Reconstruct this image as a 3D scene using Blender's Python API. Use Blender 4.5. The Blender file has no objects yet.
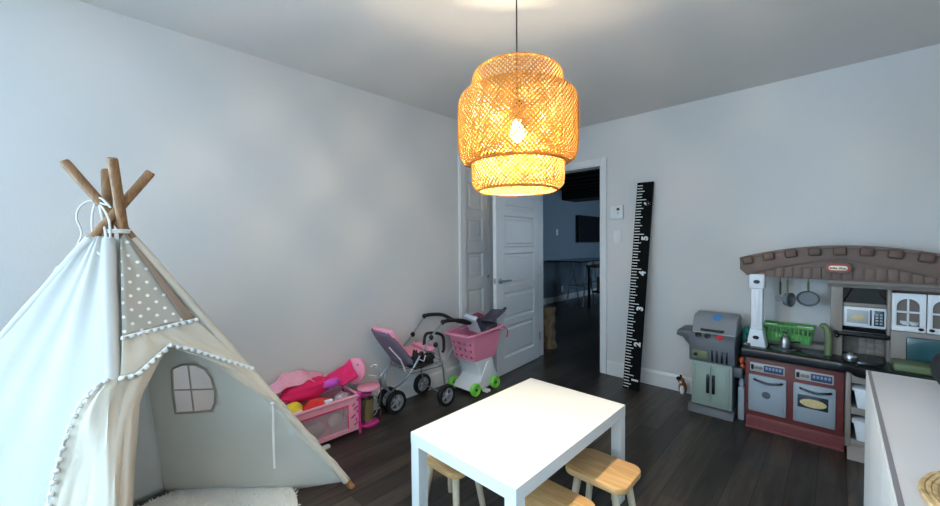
import bpy, bmesh, math, random
from mathutils import Vector, Matrix, noise
R = math.radians
random.seed(7)
C = bpy.context.scene.collection

# ------------------------------------------------------------------ camera, world, light, exposure
cam = bpy.data.cameras.new('camera'); cam.sensor_width = 36; cam.lens = 36 * 382.67 / 940
cam.clip_start = 0.02; cam.clip_end = 60
co = bpy.data.objects.new('camera', cam); C.objects.link(co)
rx = Vector((0.72091, 0.69297, -0.00884)); uy = Vector((-0.01109, 0.02430, 0.99964)); bk = Vector((0.69294, -0.72055, 0.02520))
M = Matrix((rx, uy, bk)).transposed().to_4x4(); M.translation = (2.598, -3.607, 1.29)
co.matrix_world = M
bpy.context.scene.camera = co
vs = bpy.context.scene.view_settings
vs.view_transform = 'Standard'; vs.look = 'None'; vs.exposure = 0.0; vs.gamma = 1.0; vs.use_curve_mapping = False
w = bpy.data.worlds.new('sky'); bpy.context.scene.world = w; w.use_nodes = True
w.node_tree.nodes['Background'].inputs[0].default_value = (0.55, 0.75, 1.0, 1)
w.node_tree.nodes['Background'].inputs[1].default_value = 1.0

def area(name, loc, rot, sx, sy, power, col):
    l = bpy.data.lights.new(name, 'AREA'); l.shape = 'RECTANGLE'; l.size = sx; l.size_y = sy
    l.energy = power; l.color = col
    o = bpy.data.objects.new(name, l); C.objects.link(o); o.location = loc; o.rotation_euler = rot
    return o
WIN = (1.20, 3.35, 0.75, 2.25)     # the daylight window in the wall behind the camera: x0, x1, z0, z1
area('window_daylight', ((WIN[0]+WIN[1])/2, -6.17, (WIN[2]+WIN[3])/2), (R(90), 0, 0), WIN[1]-WIN[0], WIN[3]-WIN[2], 40, (0.60, 0.82, 1.0))
WL2 = (-6.00, -4.85, 0.75, 2.20)   # second window, in the left wall behind the teepee: y0, y1, z0, z1
area('side_window_daylight', (-0.20, (WL2[0]+WL2[1])/2, (WL2[2]+WL2[3])/2), (0, R(-90), 0), WL2[3]-WL2[2], WL2[1]-WL2[0], 300, (0.50, 0.77, 1.0))
area('hall_fill_light', (2.5, 4.2, 1.5), (0, R(90), 0), 1.2, 1.6, 60, (0.5, 0.75, 1.0))  # added area light brightening the hall from inside; no window is built there
BULB = 2050

# ------------------------------------------------------------------ materials
def lin(c):
    return tuple(((v/255)/12.92 if v/255 <= .04045 else (((v/255)+.055)/1.055)**2.4) for v in c) + (1,)
def mat(name, rgb, rough=.5, metal=0, bump=0, bscale=40, var=0, vscale=6, trans=0, emit=0, coat=0, spec=.5, alpha=1):
    m = bpy.data.materials.new(name); m.use_nodes = True
    nt = m.node_tree; b = nt.nodes['Principled BSDF']
    c = lin(rgb)
    b.inputs['Base Color'].default_value = c
    b.inputs['Roughness'].default_value = rough; b.inputs['Metallic'].default_value = metal
    b.inputs['Specular IOR Level'].default_value = spec
    b.inputs['Coat Weight'].default_value = coat
    b.inputs['Alpha'].default_value = alpha
    tc = nt.nodes.new('ShaderNodeTexCoord')
    n = nt.nodes.new('ShaderNodeTexNoise'); n.inputs['Scale'].default_value = vscale; n.inputs['Detail'].default_value = 4
    nt.links.new(tc.outputs['Object'], n.inputs['Vector'])
    mx = nt.nodes.new('ShaderNodeMix'); mx.data_type = 'RGBA'
    v = var if var else 0.04
    mx.inputs[6].default_value = tuple(max(0, x*(1-v)) for x in c[:3]) + (1,)
    mx.inputs[7].default_value = tuple(min(1, x*(1+v)) for x in c[:3]) + (1,)
    nt.links.new(n.outputs['Fac'], mx.inputs[0]); nt.links.new(mx.outputs[2], b.inputs['Base Color'])
    if bump:
        n2 = nt.nodes.new('ShaderNodeTexNoise'); n2.inputs['Scale'].default_value = bscale; n2.inputs['Detail'].default_value = 3
        nt.links.new(tc.outputs['Object'], n2.inputs['Vector'])
        bp = nt.nodes.new('ShaderNodeBump'); bp.inputs['Strength'].default_value = bump; bp.inputs['Distance'].default_value = .01
        nt.links.new(n2.outputs['Fac'], bp.inputs['Height']); nt.links.new(bp.outputs['Normal'], b.inputs['Normal'])
    if emit:
        b.inputs['Emission Color'].default_value = c; b.inputs['Emission Strength'].default_value = emit
    if trans:
        t = nt.nodes.new('ShaderNodeBsdfTranslucent'); nt.links.new(mx.outputs[2], t.inputs['Color'])
        ms = nt.nodes.new('ShaderNodeMixShader'); ms.inputs[0].default_value = trans
        nt.links.new(b.outputs[0], ms.inputs[1]); nt.links.new(t.outputs[0], ms.inputs[2])
        nt.links.new(ms.outputs[0], nt.nodes['Material Output'].inputs['Surface'])
    return m
def wood(name, dark, light, scale=(3, 40, 40), rough=.5, bump=.1):
    m = bpy.data.materials.new(name); m.use_nodes = True; nt = m.node_tree; b = nt.nodes['Principled BSDF']
    tc = nt.nodes.new('ShaderNodeTexCoord'); mp = nt.nodes.new('ShaderNodeMapping'); mp.inputs['Scale'].default_value = scale
    nt.links.new(tc.outputs['Object'], mp.inputs['Vector'])
    n = nt.nodes.new('ShaderNodeTexNoise'); n.inputs['Scale'].default_value = 1; n.inputs['Detail'].default_value = 5; n.inputs['Distortion'].default_value = 1.2
    nt.links.new(mp.outputs[0], n.inputs['Vector'])
    cr = nt.nodes.new('ShaderNodeValToRGB'); cr.color_ramp.elements[0].position = .3; cr.color_ramp.elements[1].position = .7
    cr.color_ramp.elements[0].color = lin(dark); cr.color_ramp.elements[1].color = lin(light)
    nt.links.new(n.outputs['Fac'], cr.inputs[0]); nt.links.new(cr.outputs[0], b.inputs['Base Color'])
    b.inputs['Roughness'].default_value = rough
    bp = nt.nodes.new('ShaderNodeBump'); bp.inputs['Strength'].default_value = bump; bp.inputs['Distance'].default_value = .003
    nt.links.new(n.outputs['Fac'], bp.inputs['Height']); nt.links.new(bp.outputs['Normal'], b.inputs['Normal'])
    return m
def floor_mat():
    m = bpy.data.materials.new('dark_plank_floor'); m.use_nodes = True; nt = m.node_tree; b = nt.nodes['Principled BSDF']
    tc = nt.nodes.new('ShaderNodeTexCoord'); mp = nt.nodes.new('ShaderNodeMapping'); mp.inputs['Rotation'].default_value = (0, 0, R(90))
    nt.links.new(tc.outputs['Object'], mp.inputs['Vector'])
    br = nt.nodes.new('ShaderNodeTexBrick'); br.offset = .37; br.squash = 1
    br.inputs['Scale'].default_value = 1; br.inputs['Brick Width'].default_value = 1.1; br.inputs['Row Height'].default_value = .115
    br.inputs['Mortar Size'].default_value = .0022; br.inputs['Bias'].default_value = 0
    br.inputs['Color1'].default_value = lin((50, 46, 42)); br.inputs['Color2'].default_value = lin((86, 78, 70)); br.inputs['Mortar'].default_value = lin((20, 19, 18))
    nt.links.new(mp.outputs[0], br.inputs['Vector'])
    m2 = nt.nodes.new('ShaderNodeMapping'); m2.inputs['Scale'].default_value = (34, 2.4, 1)
    nt.links.new(tc.outputs['Object'], m2.inputs['Vector'])
    n = nt.nodes.new('ShaderNodeTexNoise'); n.inputs['Scale'].default_value = 1; n.inputs['Detail'].default_value = 6; n.inputs['Distortion'].default_value = .8
    nt.links.new(m2.outputs[0], n.inputs['Vector'])
    cr = nt.nodes.new('ShaderNodeValToRGB'); cr.color_ramp.elements[0].position = .35; cr.color_ramp.elements[1].position = .72
    cr.color_ramp.elements[0].color = (.38, .38, .40, 1); cr.color_ramp.elements[1].color = (1.0, .98, .95, 1)
    nt.links.new(n.outputs['Fac'], cr.inputs[0])
    mx = nt.nodes.new('ShaderNodeMix'); mx.data_type = 'RGBA'; mx.blend_type = 'MULTIPLY'; mx.inputs[0].default_value = 1
    nt.links.new(br.outputs['Color'], mx.inputs[6]); nt.links.new(cr.outputs[0], mx.inputs[7])
    nt.links.new(mx.outputs[2], b.inputs['Base Color'])
    b.inputs['Roughness'].default_value = .36; b.inputs['Specular IOR Level'].default_value = .45
    bp = nt.nodes.new('ShaderNodeBump'); bp.inputs['Strength'].default_value = .25; bp.inputs['Distance'].default_value = .004
    nt.links.new(n.outputs['Fac'], bp.inputs['Height']); nt.links.new(bp.outputs['Normal'], b.inputs['Normal'])
    return m
def dots_mat():
    m = bpy.data.materials.new('grey_fabric_white_dots'); m.use_nodes = True; nt = m.node_tree; b = nt.nodes['Principled BSDF']
    uv = nt.nodes.new('ShaderNodeTexCoord')
    # staggered dots on the uv layer: two square grids, distance from each cell centre
    def grid(off):
        mp = nt.nodes.new('ShaderNodeMapping'); mp.inputs['Location'].default_value = off; mp.inputs['Scale'].default_value = (1/.054, 1/.054, 1)
        nt.links.new(uv.outputs['UV'], mp.inputs['Vector'])
        fr = nt.nodes.new('ShaderNodeVectorMath'); fr.operation = 'FRACTION'; nt.links.new(mp.outputs[0], fr.inputs[0])
        sb = nt.nodes.new('ShaderNodeVectorMath'); sb.operation = 'SUBTRACT'; nt.links.new(fr.outputs[0], sb.inputs[0]); sb.inputs[1].default_value = (.5, .5, 0)
        ln = nt.nodes.new('ShaderNodeVectorMath'); ln.operation = 'LENGTH'; nt.links.new(sb.outputs[0], ln.inputs[0])
        lt = nt.nodes.new('ShaderNodeMath'); lt.operation = 'LESS_THAN'; lt.inputs[1].default_value = .115; nt.links.new(ln.outputs['Value'], lt.inputs[0])
        return lt
    a, c = grid((0, 0, 0)), grid((.5, .5, 0))
    mxm = nt.nodes.new('ShaderNodeMath'); mxm.operation = 'MAXIMUM'; nt.links.new(a.outputs[0], mxm.inputs[0]); nt.links.new(c.outputs[0], mxm.inputs[1])
    mx = nt.nodes.new('ShaderNodeMix'); mx.data_type = 'RGBA'; nt.links.new(mxm.outputs[0], mx.inputs[0])
    mx.inputs[6].default_value = lin((176, 171, 160)); mx.inputs[7].default_value = lin((245, 243, 238))
    nt.links.new(mx.outputs[2], b.inputs['Base Color']); b.inputs['Roughness'].default_value = .9
    return m

WALL = mat('white_wall_paint', (212, 209, 207), .75, bump=.06, bscale=120, var=.015)
CEIL = mat('grey_white_ceiling_paint', (226, 222, 219), .85, bump=.08, bscale=90, var=.015)
TRIM = mat('white_trim_paint', (222, 222, 222), .4)
DOORW = mat('white_door_paint', (214, 215, 217), .4)
FLOOR = floor_mat()
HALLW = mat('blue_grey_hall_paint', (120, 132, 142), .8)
BLACKP = mat('black_paint', (10, 10, 11), .6)
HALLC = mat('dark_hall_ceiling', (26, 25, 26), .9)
JOIST = wood('dark_joist_wood', (20, 14, 11), (52, 32, 24), (20, 2, 20), .8)
CANV = mat('white_cotton_canvas', (222, 220, 215), .9, bump=.25, bscale=14, var=.03, trans=.25)
CANVB = mat('cream_cotton_canvas', (222, 211, 194), .9, bump=.3, bscale=18, var=.04, trans=.15)
CANVI = mat('grey_cream_canvas', (230, 225, 213), .9, bump=.2, bscale=12, var=.03, trans=.2)
DOTS = dots_mat()
TAUPE = mat('taupe_piping', (158, 148, 136), .9)
MESHW = mat('sheer_white_netting', (215, 213, 210), .9, trans=.6, alpha=.35)
POM = mat('white_pompom_yarn', (244, 243, 240), 1, bump=.6, bscale=200)
CORDW = mat('white_cotton_cord', (226, 222, 216), .9)
POLE = wood('brown_pine_pole', (122, 84, 52), (166, 121, 78), (60, 60, 5), .55)
WHITE = mat('white_lacquer', (232, 232, 230), .35, spec=.5)
BIRCH = wood('warm_pine_seat', (196, 148, 92), (232, 190, 134), (3.5, 30, 30), .45)
BEECH = mat('pale_wood_leg', (214, 196, 168), .5, bump=.05, var=.05, vscale=20)
BAMBOO = mat('golden_bamboo', (180, 124, 34), .6, trans=.08, var=.12, vscale=30)
BAMBOOR = mat('bamboo_rim', (178, 112, 40), .6, trans=.05, var=.1, vscale=30)
BLKC = mat('black_cord', (14, 14, 14), .5)
STEEL = mat('brushed_steel', (170, 170, 172), .3, 1)
CHROME = mat('chrome', (200, 200, 204), .15, 1)
RUG = mat('white_shag', (232, 230, 226), 1, bump=.5, bscale=80)

# ------------------------------------------------------------------ mesh helpers
class MB:
    def __init__(s): s.bm = bmesh.new()
    def add(s, V, F):
        vs_ = [s.bm.verts.new(v) for v in V]
        for f in F:
            try: s.bm.faces.new([vs_[i] for i in f])
            except ValueError: pass
        return vs_
    def box(s, x0, x1, y0, y1, z0, z1, bevel=0, seg=2, rot=None, piv=None):
        V = [Vector((x, y, z)) for x in (x0, x1) for y in (y0, y1) for z in (z0, z1)]
        if rot is not None:
            c = Vector(piv) if piv is not None else Vector(((x0+x1)/2, (y0+y1)/2, (z0+z1)/2)); m = rot if isinstance(rot, Matrix) else Matrix.Rotation(rot, 3, 'Z')
            V = [c + m @ (v-c) for v in V]
        t = bmesh.new(); q = [t.verts.new(v) for v in V]
        for f in ((0, 1, 3, 2), (4, 6, 7, 5), (0, 4, 5, 1), (2, 3, 7, 6), (0, 2, 6, 4), (1, 5, 7, 3)): t.faces.new([q[i] for i in f])
        if bevel: bmesh.ops.bevel(t, geom=t.edges[:], offset=bevel, segments=seg, profile=.5, affect='EDGES')
        s.merge(t); return s
    def merge(s, t):
        me = bpy.data.meshes.new('tmp'); t.to_mesh(me); t.free(); s.bm.from_mesh(me); bpy.data.meshes.remove(me)
    def prism(s, poly, a0, a1, axis='y', bevel=0, seg=2):
        # poly: 2D outline; axis 'y': (x,z) swept in y; 'x': (y,z) swept in x; 'z': (x,y) swept in z
        t = bmesh.new()
        def pt(p, a): return {'y': (p[0], a, p[1]), 'x': (a, p[0], p[1]), 'z': (p[0], p[1], a)}[axis]
        A = [t.verts.new(pt(p, a0)) for p in poly]; B = [t.verts.new(pt(p, a1)) for p in poly]
        n = len(poly); t.faces.new(A); t.faces.new(B[::-1])
        for i in range(n): t.faces.new((A[i], A[(i+1) % n], B[(i+1) % n], B[i]))
        bmesh.ops.recalc_face_normals(t, faces=t.faces[:])
        if bevel:
            ed = [e for e in t.edges if len(e.link_faces) == 2 and any(len(f.verts) == n for f in e.link_faces)] if n > 4 else t.edges[:]
            bmesh.ops.bevel(t, geom=ed, offset=bevel, segments=seg, profile=.5, affect='EDGES')
        s.merge(t); return s
    def tube(s, pts, r, seg=8, closed=False, flat=1):
        pts = [Vector(p) for p in pts]; n = len(pts); rs = r if isinstance(r, (list, tuple)) else [r]*n
        prev = None; rings = []
        for i, p in enumerate(pts):
            if closed: t = pts[(i+1) % n] - pts[i-1]
            else: t = pts[min(i+1, n-1)] - pts[max(i-1, 0)]
            t.normalize()
            if prev is None:
                a = Vector((0, 0, 1)) if abs(t.z) < .9 else Vector((1, 0, 0)); u = t.cross(a).normalized()
            else:
                u = prev - t*prev.dot(t)
                u = u.normalized() if u.length > 1e-6 else t.orthogonal().normalized()
            prev = u; v = t.cross(u)
            rings.append([s.bm.verts.new(p + (u*math.cos(2*math.pi*k/seg) + v*math.sin(2*math.pi*k/seg)*flat)*rs[i]) for k in range(seg)])
        m = n if closed else n-1
        for i in range(m):
            A, B = rings[i], rings[(i+1) % n]
            for k in range(seg): s.bm.faces.new((A[k], A[(k+1) % seg], B[(k+1) % seg], B[k]))
        if not closed: s.bm.faces.new(rings[0][::-1]); s.bm.faces.new(rings[-1])
        return s
    def lathe(s, prof, c=(0, 0, 0), seg=24, rot=None, closed=False):
        c = Vector(c); rings = []
        for (r_, z) in prof:
            L = []
            for k in range(seg):
                p = Vector((r_*math.cos(2*math.pi*k/seg), r_*math.sin(2*math.pi*k/seg), z))
                if rot is not None: p = rot @ p
                L.append(s.bm.verts.new(c+p))
            rings.append(L)
        n = len(prof)
        for i in range(n if closed else n-1):
            A, B = rings[i], rings[(i+1) % n]
            for k in range(seg): s.bm.faces.new((A[k], A[(k+1) % seg], B[(k+1) % seg], B[k]))
        if not closed: s.bm.faces.new(rings[0][::-1]); s.bm.faces.new(rings[-1])
        return s
    def ell(s, c, r, seg=16, rot=None, lump=0):
        t = bmesh.new(); bmesh.ops.create_uvsphere(t, u_segments=seg, v_segments=max(6, seg*2//3), radius=1)
        for v in t.verts:
            p = v.co.copy()
            if lump: p *= 1 + lump*noise.noise(p*2.2 + Vector(c)*9)
            p = Vector((p.x*r[0], p.y*r[1], p.z*r[2]))
            if rot is not None: p = rot @ p
            v.co = Vector(c)+p
        s.merge(t); return s
    def loft(s, A, B, nu=16, nv=8, fn=None, uvs=False):
        A, B = resample(A, nu), resample(B, nu)
        g = []
        for j in range(nv+1):
            row = []
            for i in range(nu+1):
                p = A[i].lerp(B[i], j/nv)
                if fn: p = p + fn(i/nu, j/nv, p)
                row.append(s.bm.verts.new(p))
            g.append(row)
        for j in range(nv):
            for i in range(nu): s.bm.faces.new((g[j][i], g[j][i+1], g[j+1][i+1], g[j+1][i]))
        return s
    def build(s, name, m, parent=None, smooth=True, solid=0, angle=40, sub=0):
        me = bpy.data.meshes.new(name)
        if not solid: bmesh.ops.recalc_face_normals(s.bm, faces=s.bm.faces[:])
        s.bm.to_mesh(me); s.bm.free()
        o = bpy.data.objects.new(name, me); C.objects.link(o)
        root = parent
        while root is not None and root.parent is not None: root = root.parent
        if root is not None and (root.type == 'EMPTY'):
            off = Vector(root.location)
        elif root is not None: off = Vector(root.location)
        else:
            xs = [v.co for v in me.vertices]
            off = Vector(((min(v.x for v in xs)+max(v.x for v in xs))/2, (min(v.y for v in xs)+max(v.y for v in xs))/2, min(v.z for v in xs)))
            o.location = off
        me.transform(Matrix.Translation(-off))
        if parent is not None: o.parent = parent
        me.materials.append(m)
        if smooth:
            for p in me.polygons: p.use_smooth = True
            me.set_sharp_from_angle(angle=R(angle))
        if solid:
            md = o.modifiers.new('thickness', 'SOLIDIFY'); md.thickness = solid; md.offset = 0
        if sub:
            md = o.modifiers.new('sub', 'SUBSURF'); md.levels = sub; md.render_levels = sub
        return o
def resample(P, n):
    P = [Vector(p) for p in P]; L = [0]
    for a, b in zip(P, P[1:]): L.append(L[-1]+(b-a).length)
    out = []
    for i in range(n+1):
        t = L[-1]*i/n; k = 0
        while k < len(P)-2 and L[k+1] < t: k += 1
        d = L[k+1]-L[k]
        out.append(P[k].lerp(P[k+1], (t-L[k])/d if d else 0))
    return out
def smoothp(P, n=24):
    P = [Vector(p) for p in P]; Q = [P[0]*2-P[1]]+P+[P[-1]*2-P[-2]]; out = []
    m = max(2, n//(len(P)-1))
    for i in range(1, len(Q)-2):
        for k in range(m):
            t = k/m; a, b, c, d = Q[i-1], Q[i], Q[i+1], Q[i+2]
            out.append(.5*((2*b)+(c-a)*t+(2*a-5*b+4*c-d)*t*t+(3*b-a-3*c+d)*t**3))
    out.append(P[-1]); return out
def thing(name, loc, label, cat, group=None):
    o = bpy.data.objects.new(name, None); C.objects.link(o); o.location = loc; o.empty_display_size = .05
    return tag(o, label, cat, group)
def tag(o, label, cat, group=None):
    o['label'] = label; o['category'] = cat
    if group: o['group'] = group
    return o
def struct(o): o['kind'] = 'structure'; return o
def text_mesh(mb, body, size, M4, depth=.0006, bold=0):
    cu = bpy.data.curves.new('t', 'FONT'); cu.body = body; cu.size = size; cu.align_x = 'CENTER'; cu.align_y = 'CENTER'; cu.extrude = depth; cu.offset = bold
    o = bpy.data.objects.new('t', cu); C.objects.link(o); dg = bpy.context.evaluated_depsgraph_get()
    me = bpy.data.meshes.new_from_object(o.evaluated_get(dg)); me.transform(M4); mb.bm.from_mesh(me)
    bpy.data.meshes.remove(me); bpy.data.objects.remove(o); bpy.data.curves.remove(cu)
def dup(root, loc, label=None, rz=None):
    r_ = root.copy(); C.objects.link(r_); r_.location = loc
    if label: r_['label'] = label
    if rz is not None: r_.rotation_euler = (0, 0, rz)
    for ch in list(root.children):
        c = ch.copy(); C.objects.link(c); c.parent = r_
        for g in ch.children:
            d = g.copy(); C.objects.link(d); d.parent = c
    return r_

# ------------------------------------------------------------------ the room
H = 2.452; XR = 3.45; YB = -6.1; DX0, DX1, DZ = .15, .918, 2.05; CY0, CY1, CZ = -.975, -.24, 2.05
struct(MB().box(-.12, XR+.12, YB-.12, .12, -.1, 0).build('floor', FLOOR, smooth=False))
struct(MB().box(-1.9, 2.7, .12, 6.5, -.1, 0).build('floor_hall', FLOOR, smooth=False))
struct(MB().box(-.12, XR+.12, YB-.12, .12, H, H+.1).build('ceiling', CEIL, smooth=False))
m = MB(); m.box(-.12, 0, YB-.12, WL2[0], 0, H); m.box(-.12, 0, WL2[1], CY0, 0, H); m.box(-.12, 0, WL2[0], WL2[1], 0, WL2[2]); m.box(-.12, 0, WL2[0], WL2[1], WL2[3], H); m.box(-.12, 0, CY1, .12, 0, H); m.box(-.12, 0, CY0, CY1, CZ, H)
m.box(-.13, -.12, CY0-.1, CY1+.1, 0, CZ+.1)
struct(m.build('wall_left', WALL, smooth=False))
m = MB(); m.box(0, DX0, 0, .12, 0, H); m.box(DX1, XR, 0, .12, 0, H); m.box(DX0, DX1, 0, .12, DZ, H)
struct(m.build('wall_far', WALL, smooth=False))
struct(MB().box(XR, XR+.12, YB-.12, .12, 0, H).build('wall_right', WALL, smooth=False))
m = MB(); m.box(0, WIN[0], YB-.12, YB, 0, H); m.box(WIN[1], XR, YB-.12, YB, 0, H); m.box(WIN[0], WIN[1], YB-.12, YB, 0, WIN[2]); m.box(WIN[0], WIN[1], YB-.12, YB, WIN[3], H)
struct(m.build('wall_back', WALL, smooth=False))
m = MB(); xm = (WIN[0]+WIN[1])/2
for a in ((WIN[0], WIN[0]+.05, WIN[2], WIN[3]), (WIN[1]-.05, WIN[1], WIN[2], WIN[3]), (WIN[0], WIN[1], WIN[2], WIN[2]+.05), (WIN[0], WIN[1], WIN[3]-.05, WIN[3]), (xm-.03, xm+.03, WIN[2], WIN[3])):
    m.box(a[0], a[1], YB-.06, YB-.01, a[2], a[3])
struct(m.build('window_1', TRIM, smooth=False))
m = MB(); ym = (WL2[0]+WL2[1])/2
for a in ((WL2[0], WL2[0]+.05, WL2[2], WL2[3]), (WL2[1]-.05, WL2[1], WL2[2], WL2[3]), (WL2[0], WL2[1], WL2[2], WL2[2]+.05), (WL2[0], WL2[1], WL2[3]-.05, WL2[3]), (ym-.02, ym+.02, WL2[2]+.05, WL2[3]-.05)):
    m.box(-.08, -.03, a[0], a[1], a[2], a[3])
struct(m.build('window_2', TRIM, smooth=False))
def baseboard(name, x0, x1, y0, y1, side):
    t = .014; h = .135; m = MB()
    if side == 'L': m.prism([(0, 0), (t, 0), (t, h-.02), (t*.5, h), (0, h)], y0, y1, 'y')
    else: m.prism([(0, 0), (-t, 0), (-t, h-.02), (-t*.5, h), (0, h)], x0, x1, 'x')
    return struct(m.build(name, TRIM, smooth=False))
baseboard('baseboard_left', 0, 0, YB, CY0-.09, 'L')
baseboard('baseboard_far', DX1+.065, XR, 0, 0, 'F')
# door casings: flat boards with a small step
m = MB()
for (y0, y1) in ((CY0-.088, CY0), (CY1, CY1+.088)):
    m.box(0, .016, y0, y1, 0, CZ+.088, .003); 
    m.box(0, .022, y0+.012 if y0 < CY0 else y1-.028, y0+.028 if y0 < CY0 else y1-.012, 0, CZ+.075, .002)
m.box(0, .0155, CY0+.001, CY1-.001, CZ, CZ+.088, .003)
m.box(-.12, 0, CY0-.001, CY0+.012, 0, CZ); m.box(-.12, 0, CY1-.012, CY1, 0, CZ)
struct(m.build('trim_1', TRIM, smooth=False))
m = MB()
m.box(DX1, DX1+.062, -.016, 0, 0, DZ+.062, .003); m.box(DX1+.052, DX1+.060, -.02, 0, 0, DZ+.058, .002)
m.box(DX0-.062, DX0, -.016, 0, 0, DZ+.062, .003)
m.box(DX0+.001, DX1-.001, -.0155, 0, DZ, DZ+.062, .003)
m.box(DX1-.012, DX1, 0, .135, 0, DZ); m.box(DX0, DX0+.012, 0.002, .135, 0, DZ); m.box(DX0, DX1, 0, .135, DZ-.012, DZ)
struct(m.build('trim_2', TRIM, smooth=False))

# five-panel door leaf, local frame: u along width, n out of the face, z up
def door_leaf(m, org, du, dn, width, z0, z1, thick, mu0, mu1, rows):
    du, dn = Vector(du), Vector(dn); org = Vector(org)
    def P(u, n, z): return org+du*u+dn*n+Vector((0, 0, z))
    def slab(u0, u1, n0, n1, za, zb):
        m.add([P(u, n, z) for u in (u0, u1) for n in (n0, n1) for z in (za, zb)], ((0, 1, 3, 2), (4, 6, 7, 5), (0, 4, 5, 1), (2, 3, 7, 6), (0, 2, 6, 4), (1, 5, 7, 3)))
    slab(0, mu0, 0, -thick, z0, z1); slab(mu1, width, 0, -thick, z0, z1)
    zz = [z0]+[v for r_ in rows for v in r_]+[z1]
    for k in range(0, len(zz), 2): slab(mu0, mu1, 0, -thick, zz[k], zz[k+1])
    for (za, zb) in rows:
        # bevelled recess then raised field, on both faces
        for face in (0, 1):
            def n(v): return -v if face == 0 else -thick+v
            L = [(0, 0), (.014, .009), (.034, .009), (.046, .004)]
            rings = [[P(u, n(d), z) for (u, z) in ((mu0+i, za+i), (mu1-i, za+i), (mu1-i, zb-i), (mu0+i, zb-i))] for i, d in L]
            V = [v for r_ in rings for v in r_]; F = []
            for r_ in range(len(L)-1):
                for k in range(4): F.append((r_*4+k, r_*4+(k+1) % 4, r_*4+4+(k+1) % 4, r_*4+4+k))
            b = (len(L)-1)*4; F.append((b, b+1, b+2, b+3)); m.add(V, F)
ROWS = [(.155, .475), (.53, .805), (.865, 1.17), (1.225, 1.54), (1.60, 1.88)]
# open room door, hinged at the left jamb, swung into the room
hinge = Vector((.196, -.004, 0)); free = Vector((.270, -.828, 0)); dv = (free-hinge); W = dv.length; dv.normalize(); nv = Vector((-dv.y, dv.x, 0))
m = MB(); door_leaf(m, hinge, dv, nv, W, .008, DZ-.015, .038, .105, W-.13, [(.16, .475), (.53, .805), (.865, 1.19), (1.245, 1.56), (1.62, 1.90)])
d1 = struct(m.build('door_1', DOORW, smooth=False))
m = MB(); hp = hinge+dv*(W-.062)+Vector((0, 0, .925))
rotn = nv.to_track_quat('Z', 'Y').to_matrix()
m.lathe([(.026, 0), (.026, .006), (.022, .009)], hp, 20, rotn); m.lathe([(.010, .008), (.010, .045)], hp, 12, rotn)
m.tube(smoothp([hp+nv*.042, hp+nv*.046-dv*.03, hp+nv*.044-dv*.07, hp+nv*.044-dv*.125], 12), [.010]*3+[.008]*30 if 0 else .009, 8)
m.lathe([(.026, 0), (.026, .006), (.022, .009)], hp-nv*.038, 20, (-nv).to_track_quat('Z', 'Y').to_matrix())
o = m.build('door_handle', STEEL, d1)
o['label'] = 'steel lever handle'
m = MB(); lp = hinge+dv*W+nv*-.019+Vector((0, 0, .925))
m.box(lp.x-.010, lp.x+.010, lp.y-.003, lp.y+.001, .925-.03, .925+.03)
m.build('latch_plate', STEEL, d1, smooth=False)
m = MB()
for z in (.25, 1.0, 1.8): m.tube([(hinge.x+.004, .004, z-.045), (hinge.x+.004, .004, z+.045)], .007, 8)
m.build('hinge', STEEL, d1)
# closet bifold in the left wall
for i, (ya, yb) in enumerate(((CY0+.016, CY0+.377), (CY0+.385, CY1-.014))):
    m = MB(); wd = yb-ya
    door_leaf(m, (-.03, ya, 0), (0, 1, 0), (1, 0, 0), wd, .012, CZ-.015, .032, .05 if i == 0 else .085, wd-.085 if i == 0 else wd-.05, [(.27, .53), (.585, .83), (.95, 1.195), (1.313, 1.557), (1.62, 1.90)])
    d = struct(m.build('door_%d' % (i+2), DOORW, smooth=False))
    if i == 0:
        m = MB(); m.lathe([(.008, 0), (.008, .015), (.016, .022), (.014, .032), (.004, .036)], (-.03, yb-.03, .95), 14, Matrix.Rotation(R(90), 3, 'Y')); m.build('door_knob', STEEL, d)

# the dark room beyond the door
struct(MB().box(-1.92, -1.8, .12, 6.5, 0, 2.6).build('wall_hall_left', HALLW, smooth=False))
struct(MB().box(-1.92, 2.72, 6.4, 6.52, 0, 2.6).build('wall_hall_far', HALLW, smooth=False))
struct(MB().box(2.6, 2.72, .12, 6.5, 0, 2.6).build('wall_hall_right', HALLW, smooth=False))
struct(MB().box(-1.92, -.12, 0, .12, 0, 2.6).build('wall_hall_near', HALLW, smooth=False))
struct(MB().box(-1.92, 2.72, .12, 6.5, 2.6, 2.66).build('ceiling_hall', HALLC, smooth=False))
m = MB()
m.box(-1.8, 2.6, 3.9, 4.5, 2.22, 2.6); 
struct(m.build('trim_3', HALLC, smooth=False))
m = MB()
for k in range(11): m.box(-1.8, 2.6, .5+.4*k, .55+.4*k, 2.42, 2.6)
struct(m.build('trim_4', JOIST, smooth=False))
struct(MB().box(-1.8, -1.786, .12, 6.4, 0, .13).build('baseboard_hall', TRIM, smooth=False))
m = MB(); m.box(-1.8, -1.793, 3.66, 3.73, 1.45, 1.58, .002); o = m.build('wall_switch', TRIM, smooth=False); tag(o, 'white switch plate on the blue hall wall left of the television', 'switch')
m = MB(); m.box(-1.8, -1.793, 3.86, 3.94, .2, .33, .002); o = m.build('wall_outlet', TRIM, smooth=False); tag(o, 'white outlet plate low on the blue hall wall beside the desk', 'outlet')
t = thing('television', (-1.76, 5.15, 1.3), 'black flat television mounted on the wall of the dark room beyond the door', 'television')
MB().box(-1.76, -1.70, 4.5, 5.8, 1.29, 1.92, .006).build('housing', BLACKP, t, smooth=False)
MB().box(-1.70, -1.697, 4.53, 5.77, 1.32, 1.89).build('screen', mat('black_glass', (6, 6, 8), .12), t, smooth=False)
MB().box(-1.799, -1.76, 5.0, 5.3, 1.5, 1.7).build('wall_bracket', BLACKP, t, smooth=False)
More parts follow.
